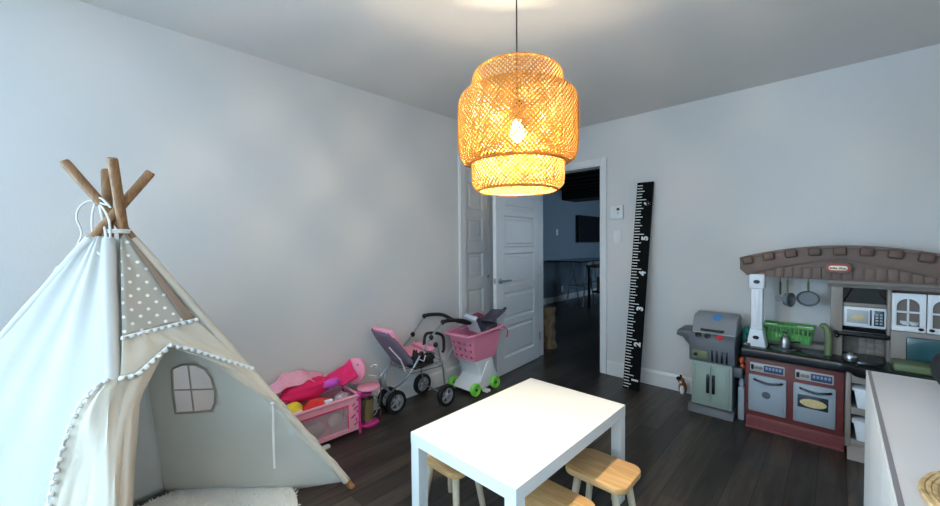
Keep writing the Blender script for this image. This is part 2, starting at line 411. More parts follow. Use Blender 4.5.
# log stump just past the doorway
m = MB(); prof = []
for k in range(13):
    prof.append((.075+.008*math.sin(k*1.7)+(.012 if k < 2 else 0), .5*k/12))
m.lathe(prof, (.045, .43, 0), 22)
for v in m.bm.verts:
    a = noise.noise(Vector((v.co.x*18, v.co.y*18, v.co.z*4)))*.014; dxy = Vector((v.co.x-.045, v.co.y-.43, 0))
    if dxy.length > .01: v.co += dxy.normalized()*a
lg = m.build('wood_stump', wood('stripped_log_bark', (92, 74, 54), (160, 138, 106), (9, 9, 4), .8, .5)); tag(lg, 'pale stripped log stump standing on the floor behind the open white door', 'stump')

# ------------------------------------------------------------------ wall fittings
t = thing('thermostat', (1.08, 0, 1.5), 'small white thermostat on the wall between the doorway and the ruler', 'thermostat')
MB().box(1.02, 1.142, -.026, 0, 1.508, 1.636, .006).build('housing', TRIM, t)
MB().box(1.084, 1.112, -.0275, -.024, 1.588, 1.612).build('screen', mat('dark_lcd', (50, 56, 62), .3), t, smooth=False)
m = MB()
for z in (1.572, 1.558): m.box(1.093, 1.101, -.029, -.025, z-.004, z+.004, .001)
m.build('button', mat('grey_button', (120, 120, 122)), t)
t = thing('light_switch', (1.08, 0, 1.3), 'flat white light switch on the wall just below the thermostat', 'switch')
MB().box(1.046, 1.116, -.006, 0, 1.285, 1.40, .002).build('plate', TRIM, t)
MB().box(1.066, 1.096, -.011, -.004, 1.31, 1.375, .002).build('rocker', TRIM, t)

# ------------------------------------------------------------------ growth-chart ruler leaning on the wall
b0 = Vector((1.236, -.252, 0)); Zr = Vector((1.2785, -.032, 1.83)); up = (Zr-b0).normalized()
xr = Vector((1, 0, 0)); xr = (xr-up*up.dot(xr)).normalized(); nr = up.cross(xr).normalized()
if nr.y > 0: nr = -nr
t = thing('ruler_board', (1.3, -.25, 0), 'tall black wooden ruler board with white numbers leaning against the far wall', 'ruler')
RL = 1.84; RW = .138
def rp(a, b, n): return b0+xr*a+up*b+nr*n
m = MB(); m.add([rp(a, b, n) for a in (0, RW) for b in (0, RL) for n in (-.018, 0)], ((0, 1, 3, 2), (4, 6, 7, 5), (0, 4, 5, 1), (2, 3, 7, 6), (0, 2, 6, 4), (1, 5, 7, 3)))
m.build('board', mat('black_stained_board', (7, 7, 8), .8, spec=.15, bump=.1), t, smooth=False)
m = MB(); PITCH = .311/12
k = 0
base = .125-4*PITCH
while base+k*PITCH < RL-.015:
    j = k-4
    ln_ = .088 if j % 12 == 0 else (.068 if j % 3 == 0 else .05)
    b = base+k*PITCH
    m.add([rp(a, bb, n) for a in (.004, ln_) for bb in (b-.0035, b+.0035) for n in (0, .0012)], ((0, 1, 3, 2), (4, 6, 7, 5), (0, 4, 5, 1), (2, 3, 7, 6), (0, 2, 6, 4), (1, 5, 7, 3)))
    k += 1
m.build('tick_marks', TRIM, t, smooth=False)
for i in range(6):
    m = MB(); c = rp(.102, .125+.311*i-.036, .003)
    # digits lie on their side: their tops point to the board's left edge
    M4 = Matrix((up, -xr, nr)).transposed().to_4x4(); M4.translation = c
    text_mesh(m, str(i+1), .072, M4, .0008, .004); m.build('number', TRIM, t, smooth=False)

# ------------------------------------------------------------------ teepee
F1, F2, F3, F4 = Vector((.749, -2.606, 0)), Vector((1.02, -3.53, 0)), Vector((.15, -4.4, 0)), Vector((.07, -3.30, 0))
T1, T2, T3, T4 = Vector((.524, -3.62, 1.609)), Vector((.47, -3.504, 1.598)), Vector((.621, -3.381, 1.586)), Vector((.661, -3.496, 1.617))
TP = thing('teepee_tent', (.5, -3.45, 0), 'white canvas play teepee with wooden poles and pompom trim by the left wall', 'teepee')
for a, b in ((F1, T1), (F2, T2), (F3, T3), (F4, T4)):
    m = MB(); m.tube([a, a.lerp(b, .5), b.lerp(a, .004), b], [.0165, .0165, .0165, .014], 14); m.build('pole', POLE, TP)
def pp(F, T, z): return F.lerp(T, z/T.z)
for a, b in ((F1, T1), (F2, T2), (F3, T3)):
    m = MB(); m.tube([pp(a, b, .045+1.275*k/20) for k in range(21)], [(.019 if a is F1 else .0225)+.0015*math.sin(k*2.1) for k in range(21)], 14); m.build('pole_sleeve', CANVB if a is F1 else CANV, TP)
n_front, n_side, n_win = Vector((.914, .268, .305)), Vector((.683, -.683, .261)), Vector((-.674, .659, .334))
n_back = (F4-F3).cross(Vector((.5, -3.48, 1.34))-F3).normalized()
if n_back.dot(Vector((.5, -3.5, .5))-F3) > 0: n_back = -n_back
def wr(n, amp, fu, fv, sag=0):
    def f(u, v, p):
        return n*(amp*noise.noise(Vector((u*fu, v*fv, amp*50)))*min(1, 6*min(u, 1-u)+.1) - sag*math.sin(math.pi*u)*v)
    return f
def panel(name, Fa, Ta, Fb, Tb, n, material, ztop=1.325, zbot=.05, sag=.03, out=.017):
    m = MB(); A = [pp(Fa, Ta, ztop)+n*out, pp(Fb, Tb, ztop)+n*out]; B = [pp(Fa, Ta, zbot)+n*out, pp(Fb, Tb, zbot)+n*out]
    m.loft(A, B, 28, 36, wr(n, .012, 6, 2.5, sag)); return m.build(name, material, TP, solid=.003, angle=80)
panel('side_canvas', F2, T2, F3, T3, n_side, CANV, 1.325, .03, .02)
panel('back_canvas', F3, T3, F4, T4, n_back, CANV, 1.325, .03, .02, -.020)
# wall with the little window: outline with a D-shaped hole
WL = [Vector(q) for q in [(.344, -3.276, .505), (.391, -3.292, .632), (.438, -3.300, .742), (.478, -3.269, .762), (.514, -3.231, .761), (.536, -3.198, .739), (.538, -3.173, .692), (.518, -3.154, .617), (.490, -3.148, .560), (.466, -3.157, .518), (.401, -3.22, .509)]]
# local 2D frame of that plane
n_win = (pp(F1, T1, .05)-pp(F1, T1, 1.3)).cross(pp(F4, T4, .05)-pp(F1, T1, .05)).normalized()
if n_win.x > 0: n_win = -n_win
OO = pp(F1, T1, .6)-n_win*.018
ou = (pp(F4, T4, .05)-pp(F1, T1, .05)).normalized(); ov = n_win.cross(ou).normalized()
if ov.z < 0: ov = -ov
def to2(p): d = p-OO; return Vector((d.dot(ou), d.dot(ov)))
def to3(q, off=0): return OO+ou*q.x+ov*q.y+n_win*off
from mathutils.geometry import delaunay_2d_cdt
cor = [to2(pp(F1, T1, 1.325)), to2(pp(F1, T1, .06)), to2(pp(F1, T1, .05).lerp(pp(F4, T4, .02), .3))+Vector((0, -.03)), to2(pp(F1, T1, .05).lerp(pp(F4, T4, .02), .65))+Vector((0, -.02)), to2(pp(F4, T4, .02)), to2(pp(F4, T4, 1.325))]
hole = [to2(p) for p in WL]
def inpoly(q, P):
    c = False; j = len(P)-1
    for i in range(len(P)):
        if (P[i].y > q.y) != (P[j].y > q.y) and q.x < (P[j].x-P[i].x)*(q.y-P[i].y)/(P[j].y-P[i].y)+P[i].x: c = not c
        j = i
    return c
pts = cor+hole; ed = [(i, (i+1) % 6) for i in range(6)]+[(6+i, 6+(i+1) % len(hole)) for i in range(len(hole))]
mnx, mxx = min(c.x for c in cor), max(c.x for c in cor); mny, mxy = min(c.y for c in cor), max(c.y for c in cor)
for i in range(1, 24):
    for j in range(1, 30):
        q = Vector((mnx+(mxx-mnx)*i/24, mny+(mxy-mny)*j/30))
        if inpoly(q, cor) and not inpoly(q, hole): pts.append(q)
vv, _, ff, *_r = delaunay_2d_cdt(pts, ed, [], 0, 1e-5)
m = MB(); V3 = []
for q in vv:
    dd = 0 if any((q-h).length < .06 for h in hole) else 1
    V3.append(to3(q, .012*dd*noise.noise(Vector((q.x*5, q.y*4, 3)))))
FF = []
for f in ff:
    c = sum((vv[i] for i in f), Vector((0, 0)))/len(f)
    if inpoly(c, cor) and not inpoly(c, hole): FF.append(tuple(f))
m.add(V3, FF); wc = m.build('window_canvas', CANVI, TP, solid=.003, angle=80)
def tow(q): return to3(to2(Vector(q)), -.004)
m = MB(); m.tube([tow(p) for p in resample(WL+[WL[0]], 60)[:-1]], .005, 6, closed=True)
m.tube([tow((.494, -3.25, .756)), tow((.404, -3.216, .509))], .0035, 6)
m.tube([tow((.391, -3.292, .632)), tow((.522, -3.159, .633))], .0035, 6); m.build('window_piping', TAUPE, wc)
# front: dotted top, cream band, two flaps
def fo(P, k=.020): return [Vector(p)+n_front*k for p in P]
topL, topR = (.567, -3.481, 1.315), (.556, -3.468, 1.335)
m = MB(); m.loft(fo([topL, topR]), fo([(.691, -3.492, .952), (.652, -3.38, .963), (.615, -3.256, .973)]), 10, 20, wr(n_front, .006, 3, 3, .01))
dp = m.build('dotted_panel', DOTS, TP, solid=.003, angle=80)
uvl = dp.data.uv_layers.new(name='UVMap'); fu = Vector((0, 1, 0)); fu = (fu-n_front*n_front.dot(fu)).normalized(); fv = n_front.cross(fu)
for lp_ in dp.data.loops:
    c = dp.data.vertices[lp_.vertex_index].co; uvl.data[lp_.index].uv = (c.dot(fu)+2, c.dot(fv)+2)
m = MB(); m.loft(fo([(.562, -3.462, 1.33), (.615, -3.256, .973)], .024), fo([(.560, -3.470, 1.33), (.620, -3.300, .970)], .028), 10, 4)
dp2 = m.build('dotted_edge_strip', mat('brown_dotted_strip', (150, 128, 112), .9), TP, solid=.004, angle=80)
band = [(.691, -3.492, .952), (.652, -3.38, .963), (.615, -3.256, .973)]
trimL = [(.739, -3.504, .818), (.728, -3.462, .815), (.700, -3.41, .853), (.669, -3.353, .895)]
trimR = [(.669, -3.353, .895), (.660, -3.277, .857), (.652, -3.188, .802), (.641, -3.069, .731)]
m = MB(); m.loft(fo(band), fo(trimL+trimR[1:]), 26, 10, wr(n_front, .014, 9, 2, 0)); m.build('front_canvas', CANVB, TP, solid=.003, angle=80)
m = MB(); m.loft(fo([(.641, -3.069, .731), (.69, -2.85, .40), (.742, -2.625, .045)], .022), fo([(.669, -3.35, .885), (.660, -3.20, .79), (.669, -3.118, .691), (.675, -2.999, .566), (.703, -2.853, .356), (.739, -2.66, .06)], .012), 30, 8, wr(n_front, .022, 9, 3, 0))
m.build('door_flap', CANVB, TP, solid=.003, angle=80)
inner = [(.669, -3.353, .885), (.754, -3.447, .725), (.812, -3.467, .568), (.872, -3.484, .403), (.925, -3.497, .254), (.985, -3.505, .10), (1.01, -3.505, .03)]
polel = [(.735, -3.51, .81), (.77, -3.525, .73), (.82, -3.535, .60), (.885, -3.545, .42), (.935, -3.555, .28), (1.0, -3.56, .10), (1.02, -3.56, .03)]
outer = [(.748, -3.520, .822), (.734, -3.555, .795), (.726, -3.585, .750), (.724, -3.606, .697), (.728, -3.622, .644), (.737, -3.640, .575), (.750, -3.655, .51), (.770, -3.670, .425), (.803, -3.69, .287), (.851, -3.70, .132), (.88, -3.71, .033)]
ns2 = (n_front+n_side).normalized()
mid = [Vector(a)+ns2*.035 for a in polel]
m = MB(); m.loft(inner, mid, 26, 10, lambda u, v, p: n_front*(.02*noise.noise(Vector((u*3, v*6, 1)))*(v < .99))+ns2*.030*math.sin(math.pi*v)*min(1, max(0, u*3-.25)))
m.loft(mid, [Vector(q)+n_side*.02 for q in outer], 26, 10, lambda u, v, p: n_side*(.022*noise.noise(Vector((u*4, v*7, 5)))*(v > .01)))
bmesh.ops.remove_doubles(m.bm, verts=m.bm.verts[:], dist=.0005)
m.build('door_flap', CANVB, TP, solid=.003, angle=80)
def poms(name, P, sp, r, off):
    m = MB(); P = [Vector(p)+off for p in P]; L = sum((b-a).length for a, b in zip(P, P[1:])); n = max(3, int(L/sp))
    Q = resample(P, n); m.tube(resample(P, n*2), .0035, 6)
    for q in Q:
        t_ = bmesh.new(); bmesh.ops.create_icosphere(t_, subdivisions=2, radius=r)
        for v in t_.verts: v.co = v.co*(1+.15*random.random())+q+Vector((0, 0, -r*.7))+n_front*r*.5
        m.merge(t_)
    return m.build(name, POM, TP)
poms('pompom_trim', band, .0235, .0085, n_front*.024)
poms('pompom_trim', trimL[::-1], .026, .0095, n_front*.026)
poms('pompom_trim', trimR+[(.641, -3.055, .722)], .026, .0085, n_front*.026)
poms('pompom_trim', outer, .034, .0085, n_side*.026)
# cords: wrap at the top, two ties hanging on the left, ribbon tie on the right flap
m = MB(); cc = Vector((.557, -3.478, 1.345))
for dz in (0, .008): m.tube([cc+Vector((.034*math.cos(a), .034*math.sin(a), dz)) for a in [k*2*math.pi/16 for k in range(16)]], .005, 6, closed=True)
lf = Vector((.69, -.72, 0))*-1; rr_ = Vector((.721, .693, 0)); fw = Vector((.69, -.72, 0))
fc = (Vector((2.598, -3.607, 1.29))-cc).normalized()
def cl(P): return [cc+fc*(.05+max(0, y-232)*.0022)+rr_*(x-124)*.0053+Vector((0, 0, -(y-232)*.0053)) for x, y in P]
m.tube(smoothp(cl([(119, 214), (111, 207), (106, 216), (105, 230), (108, 245), (113, 247), (115, 238), (113, 224), (111, 212), (117, 222), (118, 236)]), 60), .0040, 6)
m.tube(smoothp(cl([(116, 212), (104, 209), (96, 214), (94, 222), (97, 233), (90, 248), (81, 260), (77, 262), (80, 256), (84, 260), (77, 270), (69, 281)]), 60), .0036, 6)
m.build('tie_cord', CORDW, TP)
m = MB(); m.tube(smoothp([(.690, -2.972, .545), (.698, -2.972, .50), (.697, -2.973, .35), (.700, -2.972, .24)], 20), .005, 6, flat=.3)
m.ell((.692, -2.972, .548), (.012, .012, .010), 10); m.build('tie_ribbon', CORDW, TP)
# rug inside the teepee
m = MB(); rc = Vector((.555, -3.26, 0))
def rr(a): return .43*(1+.03*math.sin(3*a+1))
N = 60; ring = []
for (k, z) in ((1.0, .004), (1.0, .02), (.97, .03), (.8, .034), (.5, .035), (.2, .036)):
    ring.append([m.bm.verts.new(rc+Vector((rr(a)*k*math.cos(a), rr(a)*k*math.sin(a), z+(.006*noise.noise(Vector((math.cos(a)*k*9, math.sin(a)*k*9, 0))) if z > .02 else 0)))) for a in [2*math.pi*i/N for i in range(N)]])
for A, B in zip(ring, ring[1:]):
    for i in range(N): m.bm.faces.new((A[i], A[(i+1) % N], B[(i+1) % N], B[i]))
m.bm.faces.new(ring[-1]); m.bm.faces.new(ring[0][::-1])
for k in range(2600):
    a = random.random()*2*math.pi; q = math.sqrt(random.random())*1.01; p = rc+Vector((rr(a)*q*math.cos(a), rr(a)*q*math.sin(a), .026))
    d = Vector((random.uniform(-.7, .7), random.uniform(-.7, .7), 1)).normalized()*random.uniform(.012, .024)
    if q > .96: d = Vector((math.cos(a)*.8, math.sin(a)*.8, random.uniform(-.2, .5)))*.018
    s_ = d.orthogonal().normalized()*.004; t2 = d.cross(s_).normalized()*.004
    m.add([p+s_, p-s_*.5+t2, p-s_*.5-t2, p+d], ((0, 1, 3), (1, 2, 3), (2, 0, 3)))
o = m.build('rug', RUG, smooth=True); tag(o, 'fluffy round white rug on the floor inside the teepee', 'rug')

# ------------------------------------------------------------------ woven pendant lamp
AX = Vector((1.712, -2.420, 0))
LT = thing('pendant_lamp', (AX.x, AX.y, 1.5), 'glowing woven bamboo pendant lamp hanging above the white table', 'lamp')
def weave(name, prof, n, turns, wdt, parent, material):
    P = resample([Vector((r_*.98, 0, z-.026)) for r_, z in prof], 44); m = MB()
    for sgn in (1, -1):
        for i in range(n):
            rows = []
            pts_ = []
            for k, q in enumerate(P):
                a = 2*math.pi*i/n+sgn*turns*2*math.pi*k/44; pts_.append(Vector((AX.x+q.x*math.cos(a), AX.y+q.x*math.sin(a), q.z)))
            for k, p in enumerate(pts_):
                t_ = (pts_[min(k+1, 44)]-pts_[max(k-1, 0)]).normalized(); q0, q1 = P[max(k-1, 0)], P[min(k+1, 44)]
                a = math.atan2(p.y-AX.y, p.x-AX.x); pr = (q1-q0).normalized(); nn = Vector((pr.z*math.cos(a), pr.z*math.sin(a), -pr.x))
                s_ = t_.cross(nn).normalized()*wdt/2; off = nn*(.0012*sgn)
                rows.append((m.bm.verts.new(p+s_+off), m.bm.verts.new(p-s_+off)))
            for A, B in zip(rows, rows[1:]): m.bm.faces.new((A[0], A[1], B[1], B[0]))
    return m.build(name, material, parent, smooth=True, solid=.0012, angle=80)
outp = [(.185, 1.880), (.205, 1.876), (.220, 1.862), (.229, 1.838), (.230, 1.80), (.230, 1.69), (.226, 1.655), (.216, 1.632), (.200, 1.620), (.184, 1.616)]
inp = [(.150, 1.962), (.162, 1.958), (.171, 1.945), (.175, 1.92), (.178, 1.87), (.178, 1.56), (.175, 1.538), (.166, 1.524), (.152, 1.517)]
weave('outer_shade', outp, 84, .21, .0046, LT, BAMBOO)
weave('inner_shade', inp, 68, .42, .0042, LT, BAMBOO)
for r_, z, q in ((.147, 1.937, .004), (.180, 1.855, .004), (.181, 1.590, .0045), (.149, 1.490, .0045)):
    m = MB(); m.tube([(AX.x+r_*math.cos(a), AX.y+r_*math.sin(a), z) for a in [k*2*math.pi/48 for k in range(48)]], q, 6, closed=True); m.build('rim_hoop', BAMBOOR, LT)
m = MB()
for a in (0, 2.09, 4.19): m.tube([(AX.x+.012*math.cos(a), AX.y+.012*math.sin(a), 1.80), (AX.x+.172*math.cos(a), AX.y+.172*math.sin(a), 1.80)], .0018, 5)
m.build('spider_frame', BLKC, LT)
m = MB(); m.tube([(AX.x, AX.y, 1.83), (AX.x, AX.y, H-.02)], .003, 8); m.build('cord', BLKC, LT)
m = MB(); m.lathe([(.018, 1.755), (.02, 1.76), (.02, 1.82), (.010, 1.835)], (AX.x, AX.y, 0), 16); m.build('socket', BLKC, LT)
m = MB(); m.lathe([(.05, H), (.05, H-.018), (.04, H-.025)], (AX.x, AX.y, 0), 24); m.build('ceiling_canopy', TRIM, LT)
m = MB(); m.lathe([(.004, 1.674), (.016, 1.677), (.026, 1.687), (.030, 1.702), (.027, 1.718), (.018, 1.734), (.013, 1.756)], (AX.x, AX.y, 0), 20)
bm_ = bpy.data.materials.new('glowing_bulb'); bm_.use_nodes = True; b_ = bm_.node_tree.nodes['Principled BSDF']
b_.inputs['Base Color'].default_value = (1, .9, .75, 1); b_.inputs['Emission Color'].default_value = (1, .84, .58, 1); b_.inputs['Emission Strength'].default_value = BULB
m.build('bulb', bm_, LT)

# ------------------------------------------------------------------ table and stools
t = thing('low_table', (1.56, -2.165, 0), 'low white rectangular table with square legs in the middle of the room', 'table')
TX0, TX1, TY0, TY1 = 1.278, 1.844, -2.614, -1.716
MB().box(TX0, TX1, TY0, TY1, .428, .48, .0015).build('tabletop', WHITE, t, smooth=False)
for x in (TX0+.001, TX1-.051):
    for y in (TY0+.001, TY1-.051): MB().box(x, x+.05, y, y+.05, 0, .428, .0015).build('leg', WHITE, t, smooth=False)
def stool(loc, label):
    t = thing('wooden_stool', loc, label, 'stool', 'wooden stools around the low table')
    cx, cy = loc[0], loc[1]; m = MB(); hw, hh, rr_ = .140, .117, .05; poly = []
    for (sx, sy, a0) in ((1, 1, 0), (-1, 1, 90), (-1, -1, 180), (1, -1, 270)):
        for k in range(7):
            a = R(a0+15*k); poly.append((cx+sx*(hw-rr_)+rr_*math.cos(a), cy+sy*(hh-rr_)+rr_*math.sin(a)))
    m.prism(poly, .252, .28, 'z', .005, 2); m.build('seat', BIRCH, t)
    for sx in (-1, 1):
        for sy in (-1, 1):
            m = MB(); m.tube([(cx+sx*.118, cy+sy*.092, 0), (cx+sx*.112, cy+sy*.086, .04), (cx+sx*.082, cy+sy*.062, .255)], [.013, .0145, .0175], 14); m.build('leg', BEECH, t)
    return t
s0 = stool((1.845, -1.975, 0), 'wooden stool at the right side of the table, the farther of the two there')
dup(s0, (1.808, -2.335, 0), 'wooden stool at the right side of the table nearest the camera, mostly tucked under')
dup(s0, (1.275, -2.362, 0), 'wooden stool tucked under the left side of the white table')
# ------------------------------------------------------------------ toy materials
SLATE = mat('dark_slate_plastic', (84, 88, 96), .45)
HOODG = mat('grey_speckled_plastic', (136, 138, 142), .4, var=.06, vscale=90)
SAGE = mat('sage_plastic', (150, 166, 156), .5, var=.04, vscale=60)
KRED = mat('brick_red_plastic', (112, 50, 48), .5)
KREDD = mat('dusky_red_plastic', (120, 60, 62), .5)
OVEND = mat('blue_grey_plastic', (156, 166, 176), .45, var=.03, vscale=80)
BLKP = mat('black_glossy_plastic', (20, 22, 26), .25)
TAUP = mat('taupe_plastic', (138, 128, 120), .5, var=.04, vscale=50)
ARCHM = mat('brown_taupe_plastic', (110, 88, 78), .55, var=.05, vscale=50)
STONE = mat('brown_stone_plastic', (94, 70, 58), .55, var=.08, vscale=40)
WHP = mat('white_plastic', (226, 228, 232), .4)
PINK = mat('pink_plastic', (234, 142, 170), .4)
HOTP = mat('hot_pink_cloth', (232, 38, 110), .85, bump=.3, bscale=30)
MAGP = mat('magenta_plastic', (206, 52, 140), .45)
PALEP = mat('pale_pink_cloth', (232, 160, 178), .9, bump=.35, bscale=26, var=.12, vscale=30)
ROSE = mat('rose_pink_fabric', (238, 152, 178), .85, bump=.2, bscale=40)
PURG = mat('purple_grey_fabric', (112, 100, 118), .85, bump=.15)
LIME = mat('lime_green_plastic', (128, 214, 78), .4)
RUB = mat('black_rubber', (18, 18, 20), .6)
HUBG = mat('grey_hub_plastic', (150, 154, 160), .4)
OLIVE = mat('olive_plastic', (104, 118, 80), .45)
OLIVED = mat('dark_green_plastic', (58, 72, 60), .5)
PANG = mat('grey_metallic_plastic', (110, 118, 122), .5)
GREENB = mat('bright_green_plastic', (92, 160, 84), .4)
TEAL = mat('teal_plastic', (24, 150, 136), .45)
ORANGE = mat('orange_plastic', (214, 92, 48), .5)
YEL = mat('yellow_plush', (236, 206, 60), .9, bump=.4)
REDC = mat('red_cloth', (222, 52, 48), .85, bump=.3)
PIZZA = mat('pizza_sticker', (214, 190, 138), .6, var=.3, vscale=60)
DISPB = mat('navy_sticker', (50, 62, 92), .4, var=.3, vscale=90)
GREYS = mat('silver_grey_sticker', (176, 178, 176), .4)
NAVY = mat('dark_window_sticker', (44, 54, 62), .25)
TEALW = mat('painted_teal_reflection', (46, 84, 90), .2, var=.5, vscale=14)  # teal reflection in the appliance window, painted into its base colour
LIDB = mat('blue_badge', (60, 130, 190), .4)
CREAM = mat('cream_badge', (238, 228, 200), .5)
REDB = mat('red_badge', (176, 40, 36), .45)

def handle_bar(m, x0, x1, y, z, r, sag=.012, out=.022):
    m.tube(smoothp([(x0, y, z), (x0+.012, y-out*.8, z-.001), ((x0+x1)/2, y-out, z-sag), (x1-.012, y-out*.8, z-.001), (x1, y, z)], 20), r, 8)

# ------------------------------------------------------------------ toy grill
G = thing('toy_grill', (1.93, -.2, 0), 'grey and sage green plastic toy grill with two doors standing against the far wall', 'toy grill')
m = MB(); m.prism([(-.375, 0), (-.07, 0), (-.075, .06), (-.345, .06), (-.365, .045)], 1.782, 2.075, 'x', .006); m.build('base', SLATE, G)
m = MB(); m.box(1.800, 2.066, -.335, -.08, .055, .50, .012); m.build('body', SLATE, G)
m = MB(); m.box(1.803, 2.062, -.352, -.33, .062, .390, .006)
m.build('door_frame', SAGE, G)
for (x0, x1, hx) in ((1.818, 1.929, 1.914), (1.934, 2.046, 1.950)):
    m = MB(); m.box(x0, x1, -.362, -.348, .09, .375, .006); m.box(x0+.014, x1-.014, -.365, -.360, .108, .357, .004); d = m.build('door', SAGE, G)
    m = MB(); m.box(hx-.010, hx+.010, -.376, -.360, .165, .305, .005); m.build('handle', BLKP, d)
m = MB(); m.prism([(-.358, .392), (-.07, .392), (-.07, .60), (-.335, .60), (-.372, .545)], 1.788, 2.080, 'x', .006); m.build('console', SLATE, G)
m = MB(); m.prism([(-.352, .553), (-.318, .606), (-.312, .604), (-.345, .550)], 1.805, 2.070, 'x'); m.build('control_panel', GREYS, G, smooth=False)
rk = Matrix.Rotation(R(58), 3, 'X')
for x, mt in ((1.845, BLKP), (1.905, BLKP), (1.985, REDC)):
    m = MB(); m.lathe([(.021, 0), (.020, .012), (.012, .016)], (x, -.338, .580), 16, rk); m.box(x-.004, x+.004, -.360, -.340, .570, .600, .001); m.build('knob', mt, G)
m = MB(); m.box(1.945, 1.972, -.346, -.338, .572, .588, .002); m.build('switch', REDC, G)
m = MB(); m.box(2.035, 2.062, -.349, -.342, .562, .576, .002); m.build('label_plate', WHP, G, smooth=False)
m = MB(); m.box(1.812, 1.912, -.374, -.358, .415, .475, .005); m.build('burner_panel', OLIVE, G)
m = MB(); m.lathe([(.013, 0), (.013, .010), (.006, .012)], (1.836, -.373, .447), 14, Matrix.Rotation(R(90), 3, 'X')); m.build('knob', BLKP, G)
m = MB()
for k in range(4): m.box(1.935+.030*k, 1.947+.030*k, -.374, -.359, .405, .490, .003)
m.build('vent_slots', BLKP, G)
m = MB(); m.prism([(-.325, .585), (-.312, .615), (-.275, .700), (-.245, .728), (-.13, .738), (-.09, .72), (-.075, .585)], 1.795, 2.078, 'x', .010, 3); hd = m.build('hood', HOODG, G)
m = MB(); m.tube([(1.862, -.318, .628), (1.862, -.338, .628), (2.0, -.338, .628), (2.0, -.318, .628)], .009, 8); m.build('handle', BLKP, hd)
m = MB(); m.lathe([(.030, 0), (.030, .003)], (1.952, -.262, .716), 18, Matrix.Rotation(R(38), 3, 'X')); m.build('badge', LIDB, hd)
m = MB(); m.prism([(1.79, .475), (1.79, .60), (1.77, .605), (1.695, .598), (1.690, .560), (1.735, .548), (1.775, .50)], -.33, -.10, 'y', .005); m.build('side_shelf', SLATE, G)
m = MB(); m.box(2.066, 2.122, -.345, -.16, .315, .385, .008); m.build('side_bracket', SLATE, G)

m = MB(); m.ell((1.690, -.15, .085), (.030, .045, .055), 16, lump=.1); m.ell((1.682, -.165, .150), (.026, .030, .026), 16)
ps = m.build('plush_toy', mat('brown_plush', (150, 88, 50), 1, bump=.8, bscale=150)); tag(ps, 'small brown black and white plush toy on the floor behind the grill', 'soft toy')
m = MB(); m.ell((1.668, -.180, .165), (.020, .014, .018), 12); m.ell((1.672, -.140, .170), (.010, .012, .018), 12); m.build('ear', mat('black_plush', (22, 20, 20), 1, bump=.6), ps)
m = MB(); m.ell((1.694, -.186, .080), (.018, .016, .036), 12); m.ell((1.686, -.192, .142), (.010, .010, .009), 10); m.build('belly', POM, ps)

# ------------------------------------------------------------------ toy kitchen
K = thing('play_kitchen', (2.6, -.2, 0), 'large play kitchen with brown arch, red ovens and white cabinets by the far wall', 'play kitchen')
m = MB(); m.box(2.138, 2.636, -.350, -.06, .075, .505, .008); m.build('oven_cabinet', KRED, K)
m = MB(); m.prism([(-.382, 0), (-.06, 0), (-.06, .08), (-.345, .08), (-.352, .064), (-.364, .056), (-.366, .022), (-.380, .012)], 2.145, 2.640, 'x', .002); m.build('base_plinth', KREDD, K)
for i, (x0, x1) in enumerate(((2.158, 2.364), (2.398, 2.600))):
    m = MB(); m.box(x0, x1, -.364, -.345, .112, .366, .008); m.box(x0+.012, x1-.012, -.368, -.360, .124, .354, .005); d = m.build('oven_door', OVEND, K)
    m = MB(); handle_bar(m, x0+.034, x1-.022, -.364, .338, .0075); m.build('handle', BLKP, d)
    if i == 0:
        m = MB(); m.lathe([(.024, 0), (.022, .003)], (2.258, -.368, .240), 20, Matrix.Rotation(R(90), 3, 'X')); m.build('badge', mat('grey_badge', (84, 92, 100), .4), d)
    else:
        m = MB(); m.box(x0+.022, x1-.034, -.3705, -.366, .215, .298, .002); m.build('oven_window', NAVY, d)
        m = MB(); m.lathe([(.064, 0), (.064, .003), (.058, .0035)], (2.495, -.3705, .252), 24, Matrix.Rotation(R(90), 3, 'X') @ Matrix.Diagonal((1, .42, 1)))
        m.build('pizza_picture', PIZZA, d)
    m = MB(); m.box(x0+.008, x1-.010, -.358, -.346, .388, .450, .006); cp = m.build('control_panel', GREYS, K)
    m = MB(); m.box(x0+.085, x1-.018, -.361, -.356, .396, .440, .002); m.build('display', DISPB, cp, smooth=False)
    m = MB()
    for k in range(5): m.box(x0+.094+.018*k, x0+.106+.018*k, -.3625, -.360, .414, .432, .001)
    m.build('button', mat('pale_blue_print%d' % i, (136, 156, 190)), cp, smooth=False)
    m = MB(); m.box(x0+.014, x0+.030, -.361, -.356, .402, .436, .002); m.build('black_switch', BLKP, cp, smooth=False)
    for kx in (.044, .066):
        m = MB(); m.lathe([(.011, 0), (.011, .010), (.007, .013)], (x0+kx, -.357, .419), 14, Matrix.Rotation(R(90), 3, 'X')); m.build('knob', TAUP, cp)
# counter: long black top with a deeper rounded end
ct = [(2.112, -.06), (2.112, -.375), (2.122, -.392), (2.60, -.398), (2.645, -.41), (2.69, -.455), (2.76, -.478), (3.10, -.478), (3.10, -.06)]
m = MB(); m.prism(ct, .484, .555, 'z', .020, 4); m.build('countertop', BLKP, K)
for i, (x, y) in enumerate(((2.335, -.255), (2.50, -.255))):
    m = MB(); m.lathe([(.072, 0), (.072, .004), (.060, .006), (.058, .003), (.040, .003), (.038, .006), (.006, .006)], (x, y, .553), 28); m.build('burner', SLATE, K)
m = MB(); m.lathe([(.05, .02), (.085, .02), (.09, .008), (.088, 0)], (2.72, -.30, .548), 28); m.build('sink_bowl', mat('dark_sink', (40, 44, 50), .25), K)
m = MB(); m.box(2.155, 2.60, -.155, -.05, .553, .590, .006); m.build('back_ledge', TAUP, K)
